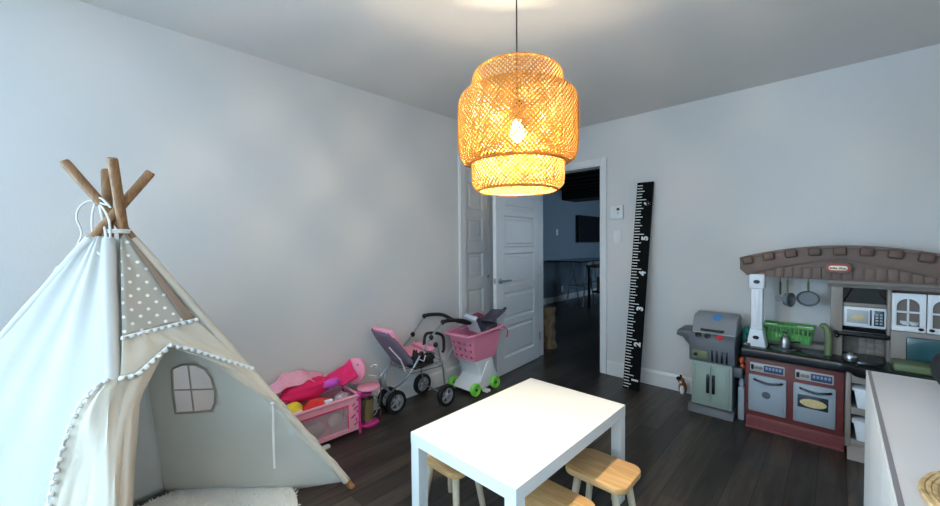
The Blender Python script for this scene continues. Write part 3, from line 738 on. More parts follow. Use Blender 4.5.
# left post
m = MB(); m.box(2.160, 2.226, -.300, -.235, .66, .97, .006); m.box(2.178, 2.208, -.303, -.298, .69, .94, .003)
m.build('post', WHP, K)
m = MB(); m.box(2.148, 2.238, -.310, -.225, .955, 1.058, .010); m.build('post_cap', WHP, K)
m = MB(); m.prism([(2.140, .553), (2.250, .553), (2.236, .64), (2.230, .675), (2.158, .675), (2.152, .64)], -.325, -.215, 'y', .006); m.build('post_foot', WHP, K)
for z, y in ((1.005, -.311), (.618, -.325)):
    m = MB(); m.lathe([(.019, 0), (.017, .004)], (2.193, y, z), 18, Matrix.Rotation(R(90), 3, 'X') @ Matrix.Diagonal((1, .72, 1))); m.build('oval_plug', BLKP, K)
m = MB(); m.box(2.118, 2.165, -.33, -.21, .50, .575, .008); m.build('post_socket', BLKP, K)
# arch
def topz(x): return 1.250-.082*((x-2.615)/.52)**2
def midz(x): return 1.166-.118*((abs(x-2.60))/.475)**1.35
xs = [2.094+(3.125-2.094)*k/32 for k in range(33)]
m = MB(); m.prism([(2.125, 1.052)]+[(x, max(midz(x), 1.056)) for x in xs[2:-2]]+[(3.095, 1.052)]+[(3.095, 1.032), (2.6, 1.036), (2.125, 1.048)][0:3], -.285, -.14, 'y'); m.build('arch_lower', ARCHM, K)
m = MB(); lo = [(x, max(midz(x), 1.058)) for x in xs]; lo[0] = (2.094, 1.09); lo[-1] = (3.125, 1.09)
m.prism([(x, topz(x)) for x in xs]+lo[::-1], -.300, -.12, 'y', .004); ar = m.build('arch', ARCHM, K)
m = MB(); m.prism([(x, topz(x)+.006) for x in xs]+[(x, topz(x)-.012) for x in xs[::-1]], -.315, -.10, 'y', .003); m.build('arch_cornice', TAUP if 0 else ARCHM, K)
for k in range(9):
    x = 2.141+.1165*k; z = topz(x)-.028; sl = -.082*2*(x-2.615)/.52**2
    rm = Matrix.Rotation(-math.atan(sl), 3, 'Y')
    m = MB(); m.box(x-.031, x+.031, -.326, -.295, z-.027, z+.027, .010, 3, rot=rm); m.build('arch_stone', STONE, K)
for k in range(20):
    x = 2.175+.047*k; zt_ = midz(x)-.006; zb_ = 1.042
    if zt_-zb_ > .012 and not (2.53 < x < 2.67 and 0):
        m = MB(); m.box(x-.0205, x+.0205, -.292, -.282, zb_, min(zt_, zb_+.075), .003); m.build('arch_brick', ARCHM, K)
bd = MB()
def oval(hw, hh, n=40, c=(2.600, 1.117)):
    P = []
    for k in range(n):
        a = 2*math.pi*k/n; P.append((c[0]+(hw-hh)*(1 if math.cos(a) > 0 else -1)+hh*math.cos(a), c[1]+hh*math.sin(a)))
    return P
bd.prism(oval(.064, .033), -.320, -.298, 'y', .003); bdo = bd.build('badge', ARCHM, K)
m = MB(); m.prism(oval(.053, .024), -.323, -.318, 'y'); m.build('badge_ring', REDB, bdo)
m = MB(); m.prism(oval(.043, .014), -.325, -.322, 'y'); m.build('badge_plate', CREAM, bdo)
m = MB(); M4 = Matrix(((1, 0, 0, 2.600), (0, 0, -1, -.3255), (0, 1, 0, 1.1155), (0, 0, 0, 1))); text_mesh(m, 'little tikes', .0195, M4, .0004, .0004); m.build('badge_lettering', BLKP, bdo, smooth=False)
# hutch
m = MB()
m.box(2.568, 2.625, -.235, -.05, .555, 1.045, .005)                       # left side column
m.box(2.815, 2.832, -.235, -.05, .50, 1.02, .003)
m.box(2.568, 3.11, -.07, -.05, .50, 1.02)
m.build('hutch_frame', TAUP, K)
m = MB(); m.prism([(-.26, 1.035), (-.262, 1.018), (-.245, 1.005), (-.24, .992), (-.05, .992), (-.05, 1.035)], 2.555, 3.12, 'x', .002); m.build('hutch_cornice', TAUP, K)
m = MB(); m.prism([(2.630, .895), (2.655, .950), (2.668, .988), (2.775, .988), (2.790, .945), (2.814, .915), (2.814, .895)], -.205, -.068, 'y'); m.build('recess_shade_block', BLACKP, K, smooth=False)  # matte black block standing in for the shade of the recess above the microwave
m = MB(); m.box(2.625, 2.815, -.22, -.05, .872, .896, .005); m.build('microwave_shelf', TAUP, K)
m = MB(); m.box(2.625, 2.815, -.215, -.07, .745, .872, .008); mw = m.build('microwave', WHP, K)
m = MB(); m.box(2.643, 2.738, -.2185, -.213, .770, .852, .003); md_ = m.build('microwave_window', GREYS, mw)
m = MB(); m.ell((2.692, -.219, .805), (.030, .003, .014), 16); m.build('food_picture', PIZZA, mw)
m = MB(); m.box(2.744, 2.752, -.222, -.213, .762, .858, .003); m.build('microwave_handle', DISPB, mw)
m = MB(); m.box(2.762, 2.805, -.2185, -.213, .762, .856, .002); m.build('keypad', NAVY, mw)
m = MB()
for i in range(2):
    for j in range(4): m.box(2.768+.018*i, 2.780+.018*i, -.220, -.218, .772+.018*j, .784+.018*j, .001)
m.build('keypad_buttons', OVEND, mw, smooth=False)
m = MB(); m.box(2.592, 2.822, -.230, -.07, .700, .722, .004); m.tube(smoothp([(2.592, -.225, .705), (2.600, -.262, .706), (2.63, -.275, .706), (2.79, -.275, .706), (2.815, -.262, .706), (2.822, -.225, .706)], 20), .013, 8); m.build('towel_rail', BLKP, K)
m = MB(); m.box(2.625, 2.815, -.09, -.068, .555, .70)
for k in range(5): m.box(2.629+.037*k, 2.663+.037*k, -.094, -.088, .632, .664, .003); m.box(2.629+.037*k, 2.663+.037*k, -.094, -.088, .594, .628, .003); m.box(2.629+.037*k, 2.663+.037*k, -.094, -.088, .558, .590, .003)
m.build('tiled_splashback', TAUP, K)
for j, x0 in enumerate((2.833, 2.970)):
    m = MB(); x1 = x0+.133; z0, z1 = .753, .974; xc = (x0+x1)/2; wx0, wx1, wz0, wz1 = x0+.020, x1-.024, z0+.030, z1-.035
    P = [(x0, z0), (x1, z0), (x1, z1), (x0, z1)]
    m.box(x0, x1, -.240, -.07, z0, wz0, .003); m.box(x0, wx0, -.240, -.222, wz0, z1, .003); m.box(wx1, x1, -.240, -.222, wz0, z1, .003)
    A = [(wx0-.002, z1), (wx0-.002, z1-.075)]+[((wx0+wx1)/2-(wx1-wx0)/2*math.cos(a), z1-.075+.045*math.sin(a)) for a in [math.pi*k/14 for k in range(15)]]+[(wx1+.002, z1-.075), (wx1+.002, z1)]
    m.prism(A, -.240, -.222, 'y'); m.box((wx0+wx1)/2-.004, (wx0+wx1)/2+.004, -.238, -.224, wz0, z1-.03); m.box(wx0, wx1, -.238, -.224, .860, .870)
    cd = m.build('cabinet_door', WHP, K)
    m = MB(); m.box(x0+.01, x1-.01, -.224, -.07, z0+.02, z1-.01); m.build('window_pane', mat('brown_pane%d' % j, (110, 98, 92), .4), cd, smooth=False)
    m = MB(); m.lathe([(.012, 0), (.009, .010)], ((x1-.018) if j == 0 else (x0+.018), -.240, z0+.018), 14, Matrix.Rotation(R(90), 3, 'X') @ Matrix.Diagonal((1, .75, 1))); m.build('knob', BLKP, cd)
    if j == 0:
        m = MB(); m.lathe([(.012, .79), (.020, .80), (.022, .812)], (xc-.012, -.232, 0), 14); m.lathe([(.012, .79), (.018, .80), (.02, .81)], (xc+.022, -.231, 0), 14); m.build('cup_picture', WHP, cd)
m = MB(); m.box(2.828, 3.10, -.262, -.07, .562, .752, .008); ap = m.build('appliance_housing', TAUP, K)
m = MB(); m.box(2.890, 3.04, -.267, -.258, .585, .726, .010); m.build('appliance_window', TEALW, ap)
m = MB(); m.box(2.895, 2.985, -.292, -.26, .560, .578, .005); m.build('drip_tray', GREYS, ap)
m = MB(); m.box(2.828, 3.10, -.255, -.07, .548, .566, .004); m.build('appliance_base', OLIVE, K)
m = MB(); m.box(2.832, 3.00, -.425, -.268, .555, .596, .008); o = m.build('green_tray', OLIVE); tag(o, 'flat olive green plastic tray on the right end of the play kitchen counter', 'tray')
# bin unit under the right end of the counter
m = MB()
m.box(2.640, 2.664, -.435, -.07, .06, .502, .005); m.box(2.664, 3.09, -.430, -.07, .445, .502, .004); m.box(2.664, 3.09, -.430, -.07, .262, .302, .004); m.box(2.664, 3.09, -.430, -.07, .06, .110, .004)
m.box(3.066, 3.09, -.430, -.07, .06, .502, .004); m.box(2.664, 3.07, -.09, -.07, .06, .5); m.prism([(-.470, 0), (-.07, 0), (-.07, .07), (-.430, .07), (-.455, .045)], 2.650, 3.10, 'x', .003)
m.build('bin_unit', TAUP, K)
for z0 in (.110, .302):
    m = MB(); m.prism([(2.690, z0+.004), (3.04, z0+.004), (3.055, z0+.118), (2.674, z0+.118)], -.448, -.13, 'y', .006); b_ = m.build('storage_bin', WHP, K)
    m = MB(); m.box(2.668, 3.058, -.456, -.12, z0+.108, z0+.120, .003); m.build('bin_rim', WHP, b_)

# things on and around the kitchen
def handle_v(m, x, y, z0, z1, w_=.010): m.tube([(x, y, z0), (x, y, (z0+z1)/2), (x, y, z1)], [w_*.8, w_, w_], 8, flat=.6)
t = thing('toy_spatula', (2.308, -.2, .88), 'small dark-handled toy ladle hanging leftmost under the kitchen arch', 'toy utensil')
m = MB(); handle_v(m, 2.312, -.2, .915, 1.005); m.tube([(2.312, -.2, 1.005), (2.312, -.2, 1.036)], .003, 6); m.build('handle', OLIVED, t)
m = MB(); m.lathe([(.004, -.014), (.016, -.010), (.022, 0), (.022, .004)], (2.304, -.205, .888), 14, Matrix.Rotation(R(70), 3, 'X')); m.build('bowl', PANG, t)
def pan(name, x, z, rx_, rz_, yaw, label, zt):
    t = thing(name, (x, -.2, z), label, 'toy pan', 'toy pans hanging under the kitchen arch')
    rot = Matrix.Rotation(yaw, 3, 'Z') @ Matrix.Rotation(R(90), 3, 'X') @ Matrix.Diagonal((rx_, rz_, 1))
    m = MB(); m.lathe([(1.0, .024), (1.02, .020), (.93, -.006), (.88, -.010), (.80, -.010), (.80, -.006), (.92, .012), (.965, .024)], (x, -.2, z), 28, rot, closed=True)
    m.lathe([(.86, -.010), (.86, -.005)], (x, -.2, z), 28, rot); m.build('pan_body', PANG, t)
    m = MB(); handle_v(m, x, -.198, z+rz_*.95, zt, .011); m.tube([(x, -.198, zt), (x, -.198, 1.038)], .003, 6); m.build('handle', OLIVE, t)
pan('toy_saucepan', 2.352, .885, .046, .048, R(62), 'toy saucepan hanging edge-on under the kitchen arch, between the ladle and the round skillet', 1.018)
pan('toy_skillet', 2.458, .902, .060, .052, 0, 'round grey toy skillet hanging face-on under the kitchen arch', 1.012)
# green dish basket
t = thing('dish_basket', (2.36, -.17, .59), 'bright green plastic dish basket on the back of the toy kitchen counter', 'basket')
def basket(m, x0, x1, y0, y1, z0, z1, fl, nx, ny, th=.008):
    b = [(x0, y0), (x1, y0), (x1, y1), (x0, y1)]; e = [(x0-fl, y0-fl), (x1+fl, y0-fl), (x1+fl, y1+fl), (x0-fl, y1+fl)]
    for i in range(4):
        a0, a1, c0, c1 = Vector((*b[i], z0)), Vector((*b[(i+1) % 4], z0)), Vector((*e[i], z1)), Vector((*e[(i+1) % 4], z1))
        n = nx if i % 2 == 0 else ny
        for k in range(n+1):
            f = k/n; m.tube([a0.lerp(a1, f), c0.lerp(c1, f)], th*.7, 5)
        for f in (0, .5, 1): m.tube([a0.lerp(c0, f), a1.lerp(c1, f)], th*(.7 if f < 1 else 1.2), 6)
m = MB(); m.box(2.243, 2.470, -.205, -.105, .590, .597); basket(m, 2.243, 2.470, -.205, -.105, .592, .700, .018, 11, 5); m.box(2.240, 2.473, -.209, -.204, .592, .640, .001); m.build('basket_body', GREENB, t)
m = MB(); m.box(2.225, 2.30, -.226, -.218, .695, .712, .003); m.box(2.405, 2.488, -.226, -.218, .695, .712, .003); m.build('rim_label', WHP, t)
m = MB(); m.lathe([(.034, .558), (.036, .565), (.036, .57)], (2.345, -.255, 0), 20)
m.lathe([(.030, .559), (.030, .60), (.026, .62), (.020, .632), (.006, .645), (.006, .655)], (2.345, -.255, 0), 22); kp = m.build('toy_pot', STEEL); tag(kp, 'shiny little steel pot on the left burner of the toy kitchen', 'pot')
m = MB(); m.tube([(2.372, -.262, .60), (2.405, -.272, .612), (2.425, -.278, .612)], .006, 8); m.build('handle', BLKP, kp)
m = MB(); m.lathe([(.004, .655), (.010, .658), (.008, .668)], (2.345, -.255, 0), 12); m.build('lid_knob', BLKP, kp)
m = MB(); m.tube(smoothp([(2.560, -.275, .556), (2.562, -.275, .66), (2.556, -.272, .715), (2.540, -.255, .740), (2.530, -.26, .728)], 16), [.018]*8+[.017]*9, 12)
o = m.build('toy_faucet', OLIVE); tag(o, 'olive green rounded toy piece standing at the right of the green basket', 'toy')
m = MB(); m.lathe([(.013, 0), (.013, .02), (.008, .024)], (2.60, -.236, .685), 14, Matrix.Rotation(R(90), 3, 'X')); m.build('wall_knob', BLKP, K)
m = MB(); m.lathe([(.006, .57), (.032, .575), (.036, .60), (.030, .612), (.020, .60), (.012, .62), (.004, .626)], (2.66, -.36, -.014), 20); o = m.build('toy_kettle', STEEL); tag(o, 'small shiny round pan on the right part of the black toy counter', 'pan')
# toys squeezed between grill and kitchen
m = MB(); m.prism([(2.088, .47), (2.112, .47), (2.112, .60), (2.104, .615), (2.092, .600)], -.135, -.07, 'y', .006); m.ell((2.110, -.105, .615), (.026, .035, .035), 14); m.box(2.084, 2.112, -.137, -.065, 0, .47, .006); o = m.build('toy_bag', TEAL); tag(o, 'teal toy standing in the gap between the grill and the play kitchen', 'toy')
m = MB(); m.box(2.088, 2.128, -.30, -.25, .0, .24, .008); m.ell((2.108, -.275, .262), (.018, .022, .035), 12); o = m.build('toy_bottle', OVEND); tag(o, 'pale blue toy wedged at the left edge of the red oven cabinet', 'toy')
m = MB(); m.ell((2.112, -.275, .375), (.016, .02, .035), 14, lump=.2); m.ell((2.108, -.28, .43), (.015, .02, .028), 12, lump=.2)
m.tube([(2.110, -.275, .315), (2.112, -.275, .36)], .008, 8); o = m.build('toy_figure', ORANGE); tag(o, 'orange toy poking out left of the red oven cabinet', 'toy')

# ------------------------------------------------------------------ dresser at the right edge
D = thing('dresser', (3.04, -2.3, 0), 'white dresser with pale grey top at the right edge of the photo', 'dresser')
DY0, DY1, DXa, DXb, DT = -3.05, -1.53, 2.68, 3.40, .80
m = MB(); m.box(DXa+.018, DXb, DY0, DY1-.002, .0, DT-.022, .002); m.build('carcass', WHITE, D, smooth=False)
ys = [DY1, -1.925, -2.285, -2.66, DY0]
for k in range(4):
    m = MB(); m.box(DXa, DXa+.018, ys[k+1]+.002, ys[k]-.002, .04, DT-.024, .0015); m.build('door', WHITE, D, smooth=False)
m = MB(); m.box(DXa, DXb, DY0, DY1, DT-.022, DT-.004, .001); m.build('top_frame', WHITE, D, smooth=False)
m = MB(); m.box(DXa+.004, DXb-.004, DY0+.004, DY1-.022, DT-.006, DT, .0006); tp_ = m.build('top_panel', mat('pale_grey_top', (206, 204, 206), .3), D, smooth=False)
m = MB(); m.box(DXa+.0035, DXa+.012, DY0+.004, DY1-.024, DT-.006, DT+.0006); m.build('edge_strip', mat('grey_edge', (128, 124, 130), .5), tp_, smooth=False)
m = MB(); rc2 = Vector((2.905, -2.483, DT))
for k in range(22):
    r_ = .010+.0083*k
    m.tube([rc2+Vector((r_*math.cos(a), r_*math.sin(a), .0062+.0012*math.sin(a*(9+4*k)+k))) for a in [j*2*math.pi/72 for j in range(72)]], .0052, 6, closed=True)
m.lathe([(.185, .001), (.185, .005)], rc2, 40)
o = m.build('woven_placemat', wood('seagrass', (142, 112, 70), (208, 182, 134), (25, 25, 25), .9, .4)); tag(o, 'round woven seagrass mat lying on the dresser top', 'mat')
m = MB(); m.lathe([(.035, 0), (.056, .012), (.074, .040), (.078, .070), (.070, .105), (.048, .130), (.036, .137), (.040, .146), (.033, .146), (.030, .132)], (2.900, -1.650, DT), 32)
o = m.build('black_vase', mat('dark_matte_ceramic', (24, 25, 26), .7, bump=.3, bscale=120)); tag(o, 'dark round vase on the far edge of the dresser, cut by the photo edge', 'vase')

# ------------------------------------------------------------------ doll play yard and its contents
Y = thing('doll_play_yard', (.14, -2.57, 0), 'pink fabric and netting doll play yard on the floor between the teepee and the stroller', 'doll cot')
px0, px1, py0, py1 = .03, .25, -2.92, -2.27
m = MB()
for q in (((px1, py0), (px1, py1)), ((px0, py0), (px0, py1)), ((px0, py1), (px1, py1)), ((px0, py0), (px1, py0))):
    a, b = q; m.tube([(a[0], a[1], .262), (b[0], b[1], .262)], .011, 8)
m.build('top_rail', PALEP, Y)
for x in (px0, px1):
    for y in (py0, py1): 
        m = MB(); m.tube([(x, y, 0), (x, y, .27)], .010, 10); m.ell((x, y, .272), (.016, .018, .015), 12); m.build('corner_post', MAGP, Y)
m = MB()
m.box(px1-.002, px1+.002, py0, py1, .215, .262); m.box(px1-.002, px1+.002, py0, py1, .03, .062); m.box(px0, px1, py1-.002, py1+.002, .215, .262); m.box(px0, px1, py1-.002, py1+.002, .03, .062)
m.box(px0-.002, px0+.002, py0, py1, .03, .262); m.box(px0, px1, py0-.002, py0+.002, .03, .262); m.box(px0, px1, py0, py1, .03, .042)
m.box(px1-.002, px1+.003, py1-.085, py1, .03, .262)
m.build('fabric_side', PALEP, Y, smooth=False)
m = MB(); m.tube([(px1+.004, py0, .215), (px1+.004, py1-.08, .215)], .004, 6); m.tube([(px1+.004, py1-.085, .215), (px1+.004, py1-.085, .06)], .003, 6); m.build('piping', HOTP, Y)
m = MB(); m.box(px1-.001, px1+.001, py0, py1-.085, .062, .215); m.box(px0, px1, py1-.001, py1+.001, .062, .215)
m.build('netting_panel', mat('pink_grey_netting', (226, 204, 212), .9, alpha=.28), Y, smooth=False)
m = MB()
for k in range(7): m.tube([(px1+.005, py1-.042+.022*math.sin(k*2.4), .07+k*.026), (px1+.005, py1-.020+.018*math.cos(k*1.9), .088+k*.026)], .006, 6)
m.build('lace_edge', MAGP, Y)
def blob(name, c, r, material, label, cat, lump=.35, group=None, seg=20):
    m = MB(); m.ell(c, r, seg, lump=lump); o = m.build(name, material); tag(o, label, cat, group); return o
blob('plush_ball', (.17, -2.68, .262), (.055, .055, .05), YEL, 'yellow soft toy at the left end of the pink play yard', 'soft toy', .15)
blob('red_cloth', (.175, -2.54, .250), (.052, .085, .045), REDC, 'red crumpled cloth in the pink play yard beside the yellow toy', 'cloth', .3)
blob('pink_cushion', (.105, -2.56, .345), (.070, .175, .065), mat('crimson_pink_cloth', (226, 24, 92), .85, bump=.3, bscale=30), 'hot pink cushion heaped on top of the doll play yard', 'cushion', .25, seg=28)
# draped cloths: wavy sheets with real thickness
def drape(name, pts, material, label, cat, amp=.018, nu=26, nv=14, th=.005):
    A, B = pts; m = MB()
    m.loft(A, B, nu, nv, lambda u, v, p: Vector((noise.noise(p*13), noise.noise(p*11+Vector((5, 0, 0))), noise.noise(p*15+Vector((0, 7, 0)))))*amp)
    o = m.build(name, material, solid=th, angle=80); tag(o, label, cat); return o
drape('quilt', ([(.04, -2.80, .41), (.035, -2.72, .45), (.035, -2.62, .455), (.04, -2.52, .435), (.05, -2.44, .40)], [(.13, -2.81, .345), (.135, -2.72, .405), (.135, -2.62, .412), (.135, -2.53, .40), (.13, -2.46, .375)]), PALEP, 'pale pink patterned doll quilt lying over the hot pink cushion at the wall', 'quilt', .028)
blob('sequin_bag', (.165, -2.36, .235), (.05, .075, .045), mat('silver_pink_foil', (200, 178, 190), .3, .5, bump=.8, bscale=60, var=.3, vscale=40), 'shiny silver and pink bundle at the right end of the play yard', 'toy', .35)
m = MB(); m.box(.205, .238, -2.74, -2.64, .222, .268, .008); m.box(.210, .236, -2.50, -2.45, .24, .282, .004); o = m.build('white_book', WHP); tag(o, 'white papers tucked at the front edge of the play yard', 'paper')
blob('beige_plush_toy', (.19, -2.42, .12), (.038, .045, .042), mat('beige_plush', (206, 190, 170), .9, bump=.3), 'beige soft toy seen through the netting of the play yard', 'soft toy', .1)
blob('pale_plush', (.17, -2.55, .09), (.05, .07, .045), mat('grey_plush', (170, 160, 160), .9, bump=.3), 'grey soft toy lying low behind the play yard netting', 'soft toy', .2)
m = MB(); m.box(.262, .292, -2.56, -2.50, 0, .02, .005); o = m.build('white_block', WHP); tag(o, 'small white piece on the floor in front of the pink play yard', 'toy')

# doll high chair behind the yard's right end
HC = thing('doll_high_chair', (.14, -2.17, 0), 'pink doll high chair with wire legs standing right of the play yard', 'doll chair')
def disc(c, r, rot, th=.014, sx=1, sy=1, seg=28):
    m = MB(); m.lathe([(r*.9, -th/2), (r, -th/4), (r, th/4), (r*.9, th/2)], c, seg, rot @ Matrix.Diagonal((sx, sy, 1))); return m
rb = Matrix.Rotation(R(38), 3, 'Z') @ Matrix.Rotation(R(76), 3, 'X')
m = disc((.085, -2.205, .375), .078, rb, .030, 1, 1.2); bk_ = m.build('backrest', PINK, HC)
m = MB(); m.ell((.118, -2.205, .425), (.006, .006, .006), 10); m.build('rivet', PURG, bk_)
m = disc((.17, -2.15, .262), .082, Matrix.Identity(3), .022, .95, 1.0); m.build('tray', ROSE, HC)
m = disc((.13, -2.17, .215), .062, Matrix.Identity(3), .03); m.build('seat', MAGP, HC)
m = disc((.19, -2.16, .012), .066, Matrix.Identity(3), .022, .8, 1.1); m.build('footplate', MAGP, HC)
for i, (ax, ay) in enumerate(((.20, -2.075), (.215, -2.215), (.07, -2.085), (.08, -2.24))):
    m = MB(); m.tube(smoothp([(ax, ay, .0), (ax-.006, ay+.004, .12), ((ax+.14)/2+.02, (ay-2.16)/2, .20), (.14, -2.16, .22)], 18), .0035, 6); m.build('leg', CHROME, HC)
m = MB(); m.tube(smoothp([(.12, -2.115, .38), (.15, -2.075, .40), (.175, -2.055, .34), (.185, -2.055, .25), (.19, -2.075, .15), (.20, -2.11, .07), (.20, -2.14, .06)], 30), .0035, 6)
m.tube(smoothp([(.13, -2.12, .33), (.165, -2.075, .31), (.175, -2.05, .22), (.20, -2.09, .10)], 20), .003, 6); m.build('wire_arm', CHROME, HC)
drape('doll_dress', ([(.06, -2.235, .455), (.07, -2.30, .43), (.085, -2.38, .40), (.095, -2.44, .385)], [(.155, -2.215, .345), (.175, -2.28, .335), (.18, -2.36, .33), (.175, -2.43, .34)]), HOTP, 'magenta doll cloth draped from the high chair back over the play yard', 'cloth', .022)
blob('purple_cloth', (.165, -2.425, .365), (.025, .06, .03), mat('orchid_cloth', (206, 84, 196), .8, bump=.3), 'orchid purple cloth between the hot pink cushion and the magenta cloth', 'cloth', .3)
m = MB(); m.lathe([(.036, .004), (.042, .010), (.050, .165), (.047, .165), (.040, .012)], (.165, -2.162, .020), 20); o = m.build('gold_tin', mat('dull_gold', (150, 136, 92), .4, .5)); o.parent = None; tag(o, 'dull gold tin under the tray of the pink doll high chair', 'tin')

# ------------------------------------------------------------------ doll stroller
S = thing('doll_stroller', (.2, -1.7, 0), 'doll stroller with purple-grey reclined seat, pink padding and black wheels', 'doll stroller')
ry = Matrix.Rotation(R(90), 3, 'Y')
def wheel(c, r, wd, parent, tyre, hub, name='wheel', spokes=5, rot=ry):
    m = MB(); m.lathe([(r*.70, -wd/2), (r*.95, -wd/2), (r, -wd/4), (r, wd/4), (r*.95, wd/2), (r*.70, wd/2)], c, 30, rot, closed=True); w_ = m.build(name, tyre, parent)
    m = MB(); m.lathe([(r*.72, -wd*.32), (r*.72, wd*.32), (r*.62, wd*.36), (r*.60, -wd*.36)], c, 26, rot, closed=True); m.lathe([(r*.22, -wd*.5), (r*.22, wd*.45), (r*.14, wd*.62)], c, 14, rot)
    for k in range(spokes):
        a = 2*math.pi*k/spokes+.3; d = rot @ Vector((math.cos(a), math.sin(a), 0)); m.tube([Vector(c)+d*r*.15, Vector(c)+d*r*.64], r*.09, 6)
    m.build('hub', hub, w_)
for c in ((.075, -1.925, .087), (.185, -1.925, .087), (.37, -1.575, .087), (.03, -1.545, .087)): wheel(c, .087, .036, S, RUB, HUBG)
m = MB(); m.tube([(.055, -1.925, .087), (.205, -1.925, .087)], .006, 8); m.tube([(.03, -1.545, .087), (.37, -1.575, .087)], .006, 8); m.build('axle', STEEL, S)
m = MB()
m.tube(smoothp([(.13, -1.925, .087), (.13, -1.95, .16), (.135, -2.015, .23), (.14, -2.03, .29), (.15, -1.96, .355), (.17, -1.86, .38)], 24), .008, 8)
m.tube(smoothp([(.13, -1.93, .12), (.20, -1.95, .20), (.29, -1.93, .27), (.335, -1.87, .37), (.34, -1.78, .49), (.34, -1.69, .58), (.33, -1.575, .66)], 36), .0075, 8)
m.tube(smoothp([(.13, -1.93, .12), (.08, -1.95, .22), (.05, -1.90, .32), (.05, -1.78, .43), (.05, -1.655, .54), (.05, -1.53, .67)], 36), .0075, 8)
m.tube([(.34, -1.64, .50), (.365, -1.60, .30), (.362, -1.578, .10)], .008, 8); m.tube([(.05, -1.62, .48), (.04, -1.57, .28), (.045, -1.547, .10)], .008, 8)
m.tube([(.05, -1.64, .43), (.34, -1.66, .43)], .006, 8); m.tube([(.05, -1.86, .40), (.34, -1.88, .40)], .006, 8)
m.build('frame', mat('grey_tube', (168, 172, 176), .3, .8), S)
m = MB(); m.tube(smoothp([(.05, -1.53, .672), (.05, -1.46, .674), (.055, -1.33, .655), (.075, -1.245, .610), (.13, -1.215, .590), (.26, -1.215, .590), (.315, -1.245, .605), (.33, -1.34, .640), (.33, -1.49, .665), (.33, -1.565, .665)], 60), .0155, 10); m.build('handle', RUB, S)
for p in ((.05, -1.53, .67), (.33, -1.57, .662), (.05, -1.655, .535), (.34, -1.70, .565), (.34, -1.80, .46), (.34, -1.655, .50)):
    m = MB(); m.ell(p, (.014, .022, .022), 12); m.build('joint', RUB, S)
m = MB(); m.tube(smoothp([(.25, -1.70, .48), (.25, -1.69, .55), (.25, -1.67, .575), (.25, -1.63, .575), (.26, -1.56, .56), (.27, -1.515, .525), (.28, -1.515, .44), (.28, -1.53, .40)], 36), .012, 10); m.build('bumper_bar', RUB, S)
# reclined seat shell: bucket with rim
def shell_rings(k):  # k 0..1 along the back from the bottom to the top
    y = -1.895-.185*k; z = .375+.27*k; return y, z
m = MB(); rings = []
for k in [i/10 for i in range(11)]:
    y, z = shell_rings(k); hw = .125+.012*math.sin(math.pi*k)-.035*max(0, k-.75)*4*.6; dpt = .055*(1-.5*k); L = []
    for j in range(13):
        a = math.pi*j/12; sx = math.cos(a); s2 = math.sin(a)**.5
        ny, nz = .76, .60     # direction out of the seat
        d = (1-s2)*dpt*1.1
        L.append(m.bm.verts.new((.19-hw*sx, y+ny*d, z+nz*d*.8)))
    rings.append(L)
for A, B in zip(rings, rings[1:]):
    for j in range(12): m.bm.faces.new((A[j], A[j+1], B[j+1], B[j]))
m.build('seat_shell', PURG, S, solid=.008, angle=80)
m = MB(); rp_ = Matrix.Rotation(R(34.5), 3, 'X'); m.box(.070, .320, -1.975, -1.940, .385, .700, .015, 3, rot=rp_, piv=(.19, -1.9575, .535)); m.build('seat_padding', ROSE, S)
m = MB(); m.ell((.19, -1.79, .445), (.130, .075, .026), 20, Matrix.Rotation(R(8), 3, 'X')); m.build('seat_cushion', ROSE, S)
m = MB(); m.box(.11, .34, -1.72, -1.64, .455, .495, .016); m.build('foot_pad', ROSE, S)
m = MB(); m.box(.06, .33, -1.86, -1.66, .345, .385, .015); m.ell((.31, -1.83, .42), (.03, .030, .07), 14, lump=.4); m.ell((.32, -1.72, .41), (.03, .06, .035), 14, lump=.4); m.ell((.25, -1.70, .375), (.06, .05, .03), 14, lump=.4); m.build('harness', mat('black_webbing', (26, 24, 26), .8, bump=.3), S)
m = MB(); m.tube([(.318, -2.07, .56), (.335, -1.985, .455), (.335, -1.945, .365)], .005, 6); m.tube([(.335, -1.83, .43), (.345, -1.78, .40), (.342, -1.76, .44)], .005, 6); m.build('buckle_strap', mat('pale_strap', (214, 200, 206), .6), S)
m = MB()
for z_, q in ((.335, 0), (.375, .006)):
    m.tube([(.05-q, -1.88, z_), (.345+q, -1.90, z_), (.355+q, -1.60, z_-.01), (.045-q, -1.58, z_-.01)], .003, 6, closed=True)
for k in range(6): m.tube([(.05+.058*k, -1.885, .335), (.055+.058*k, -1.59, .325)], .002, 5)
m.tube([(.355, -1.60, .325), (.35, -1.52, .40), (.34, -1.46, .46)], .004, 6); m.build('wire_basket', CHROME, S)

# ------------------------------------------------------------------ toy shopping cart
T = thing('toy_shopping_cart', (.27, -1.15, 0), 'toy shopping cart with pink basket, white body and lime green wheels', 'toy cart')
for c in ((.135, -1.275, .053), (.405, -1.275, .053), (.405, -1.02, .053), (.135, -1.02, .053)):
    m = MB(); m.lathe([(.012, -.018), (.048, -.020), (.053, -.013), (.053, .013), (.048, .020), (.032, .018), (.030, .010), (.012, .010)], c, 26, ry); w_ = m.build('wheel', LIME, T)
    m = MB(); m.lathe([(.011, -.018), (.011, .016), (.006, .020)], c, 12, ry); m.build('axle_cap', RUB, w_)
m = MB()
m.prism([(-1.30, .035), (-1.28, .075), (-1.225, .10), (-1.19, .135), (-1.20, .20), (-1.235, .25), (-1.26, .285), (-1.02, .285), (-1.01, .24), (-.99, .17), (-.955, .10), (-.93, .05), (-.935, .022), (-1.24, .022)], .155, .385, 'x', .014, 3)
m.build('body', WHP, T)
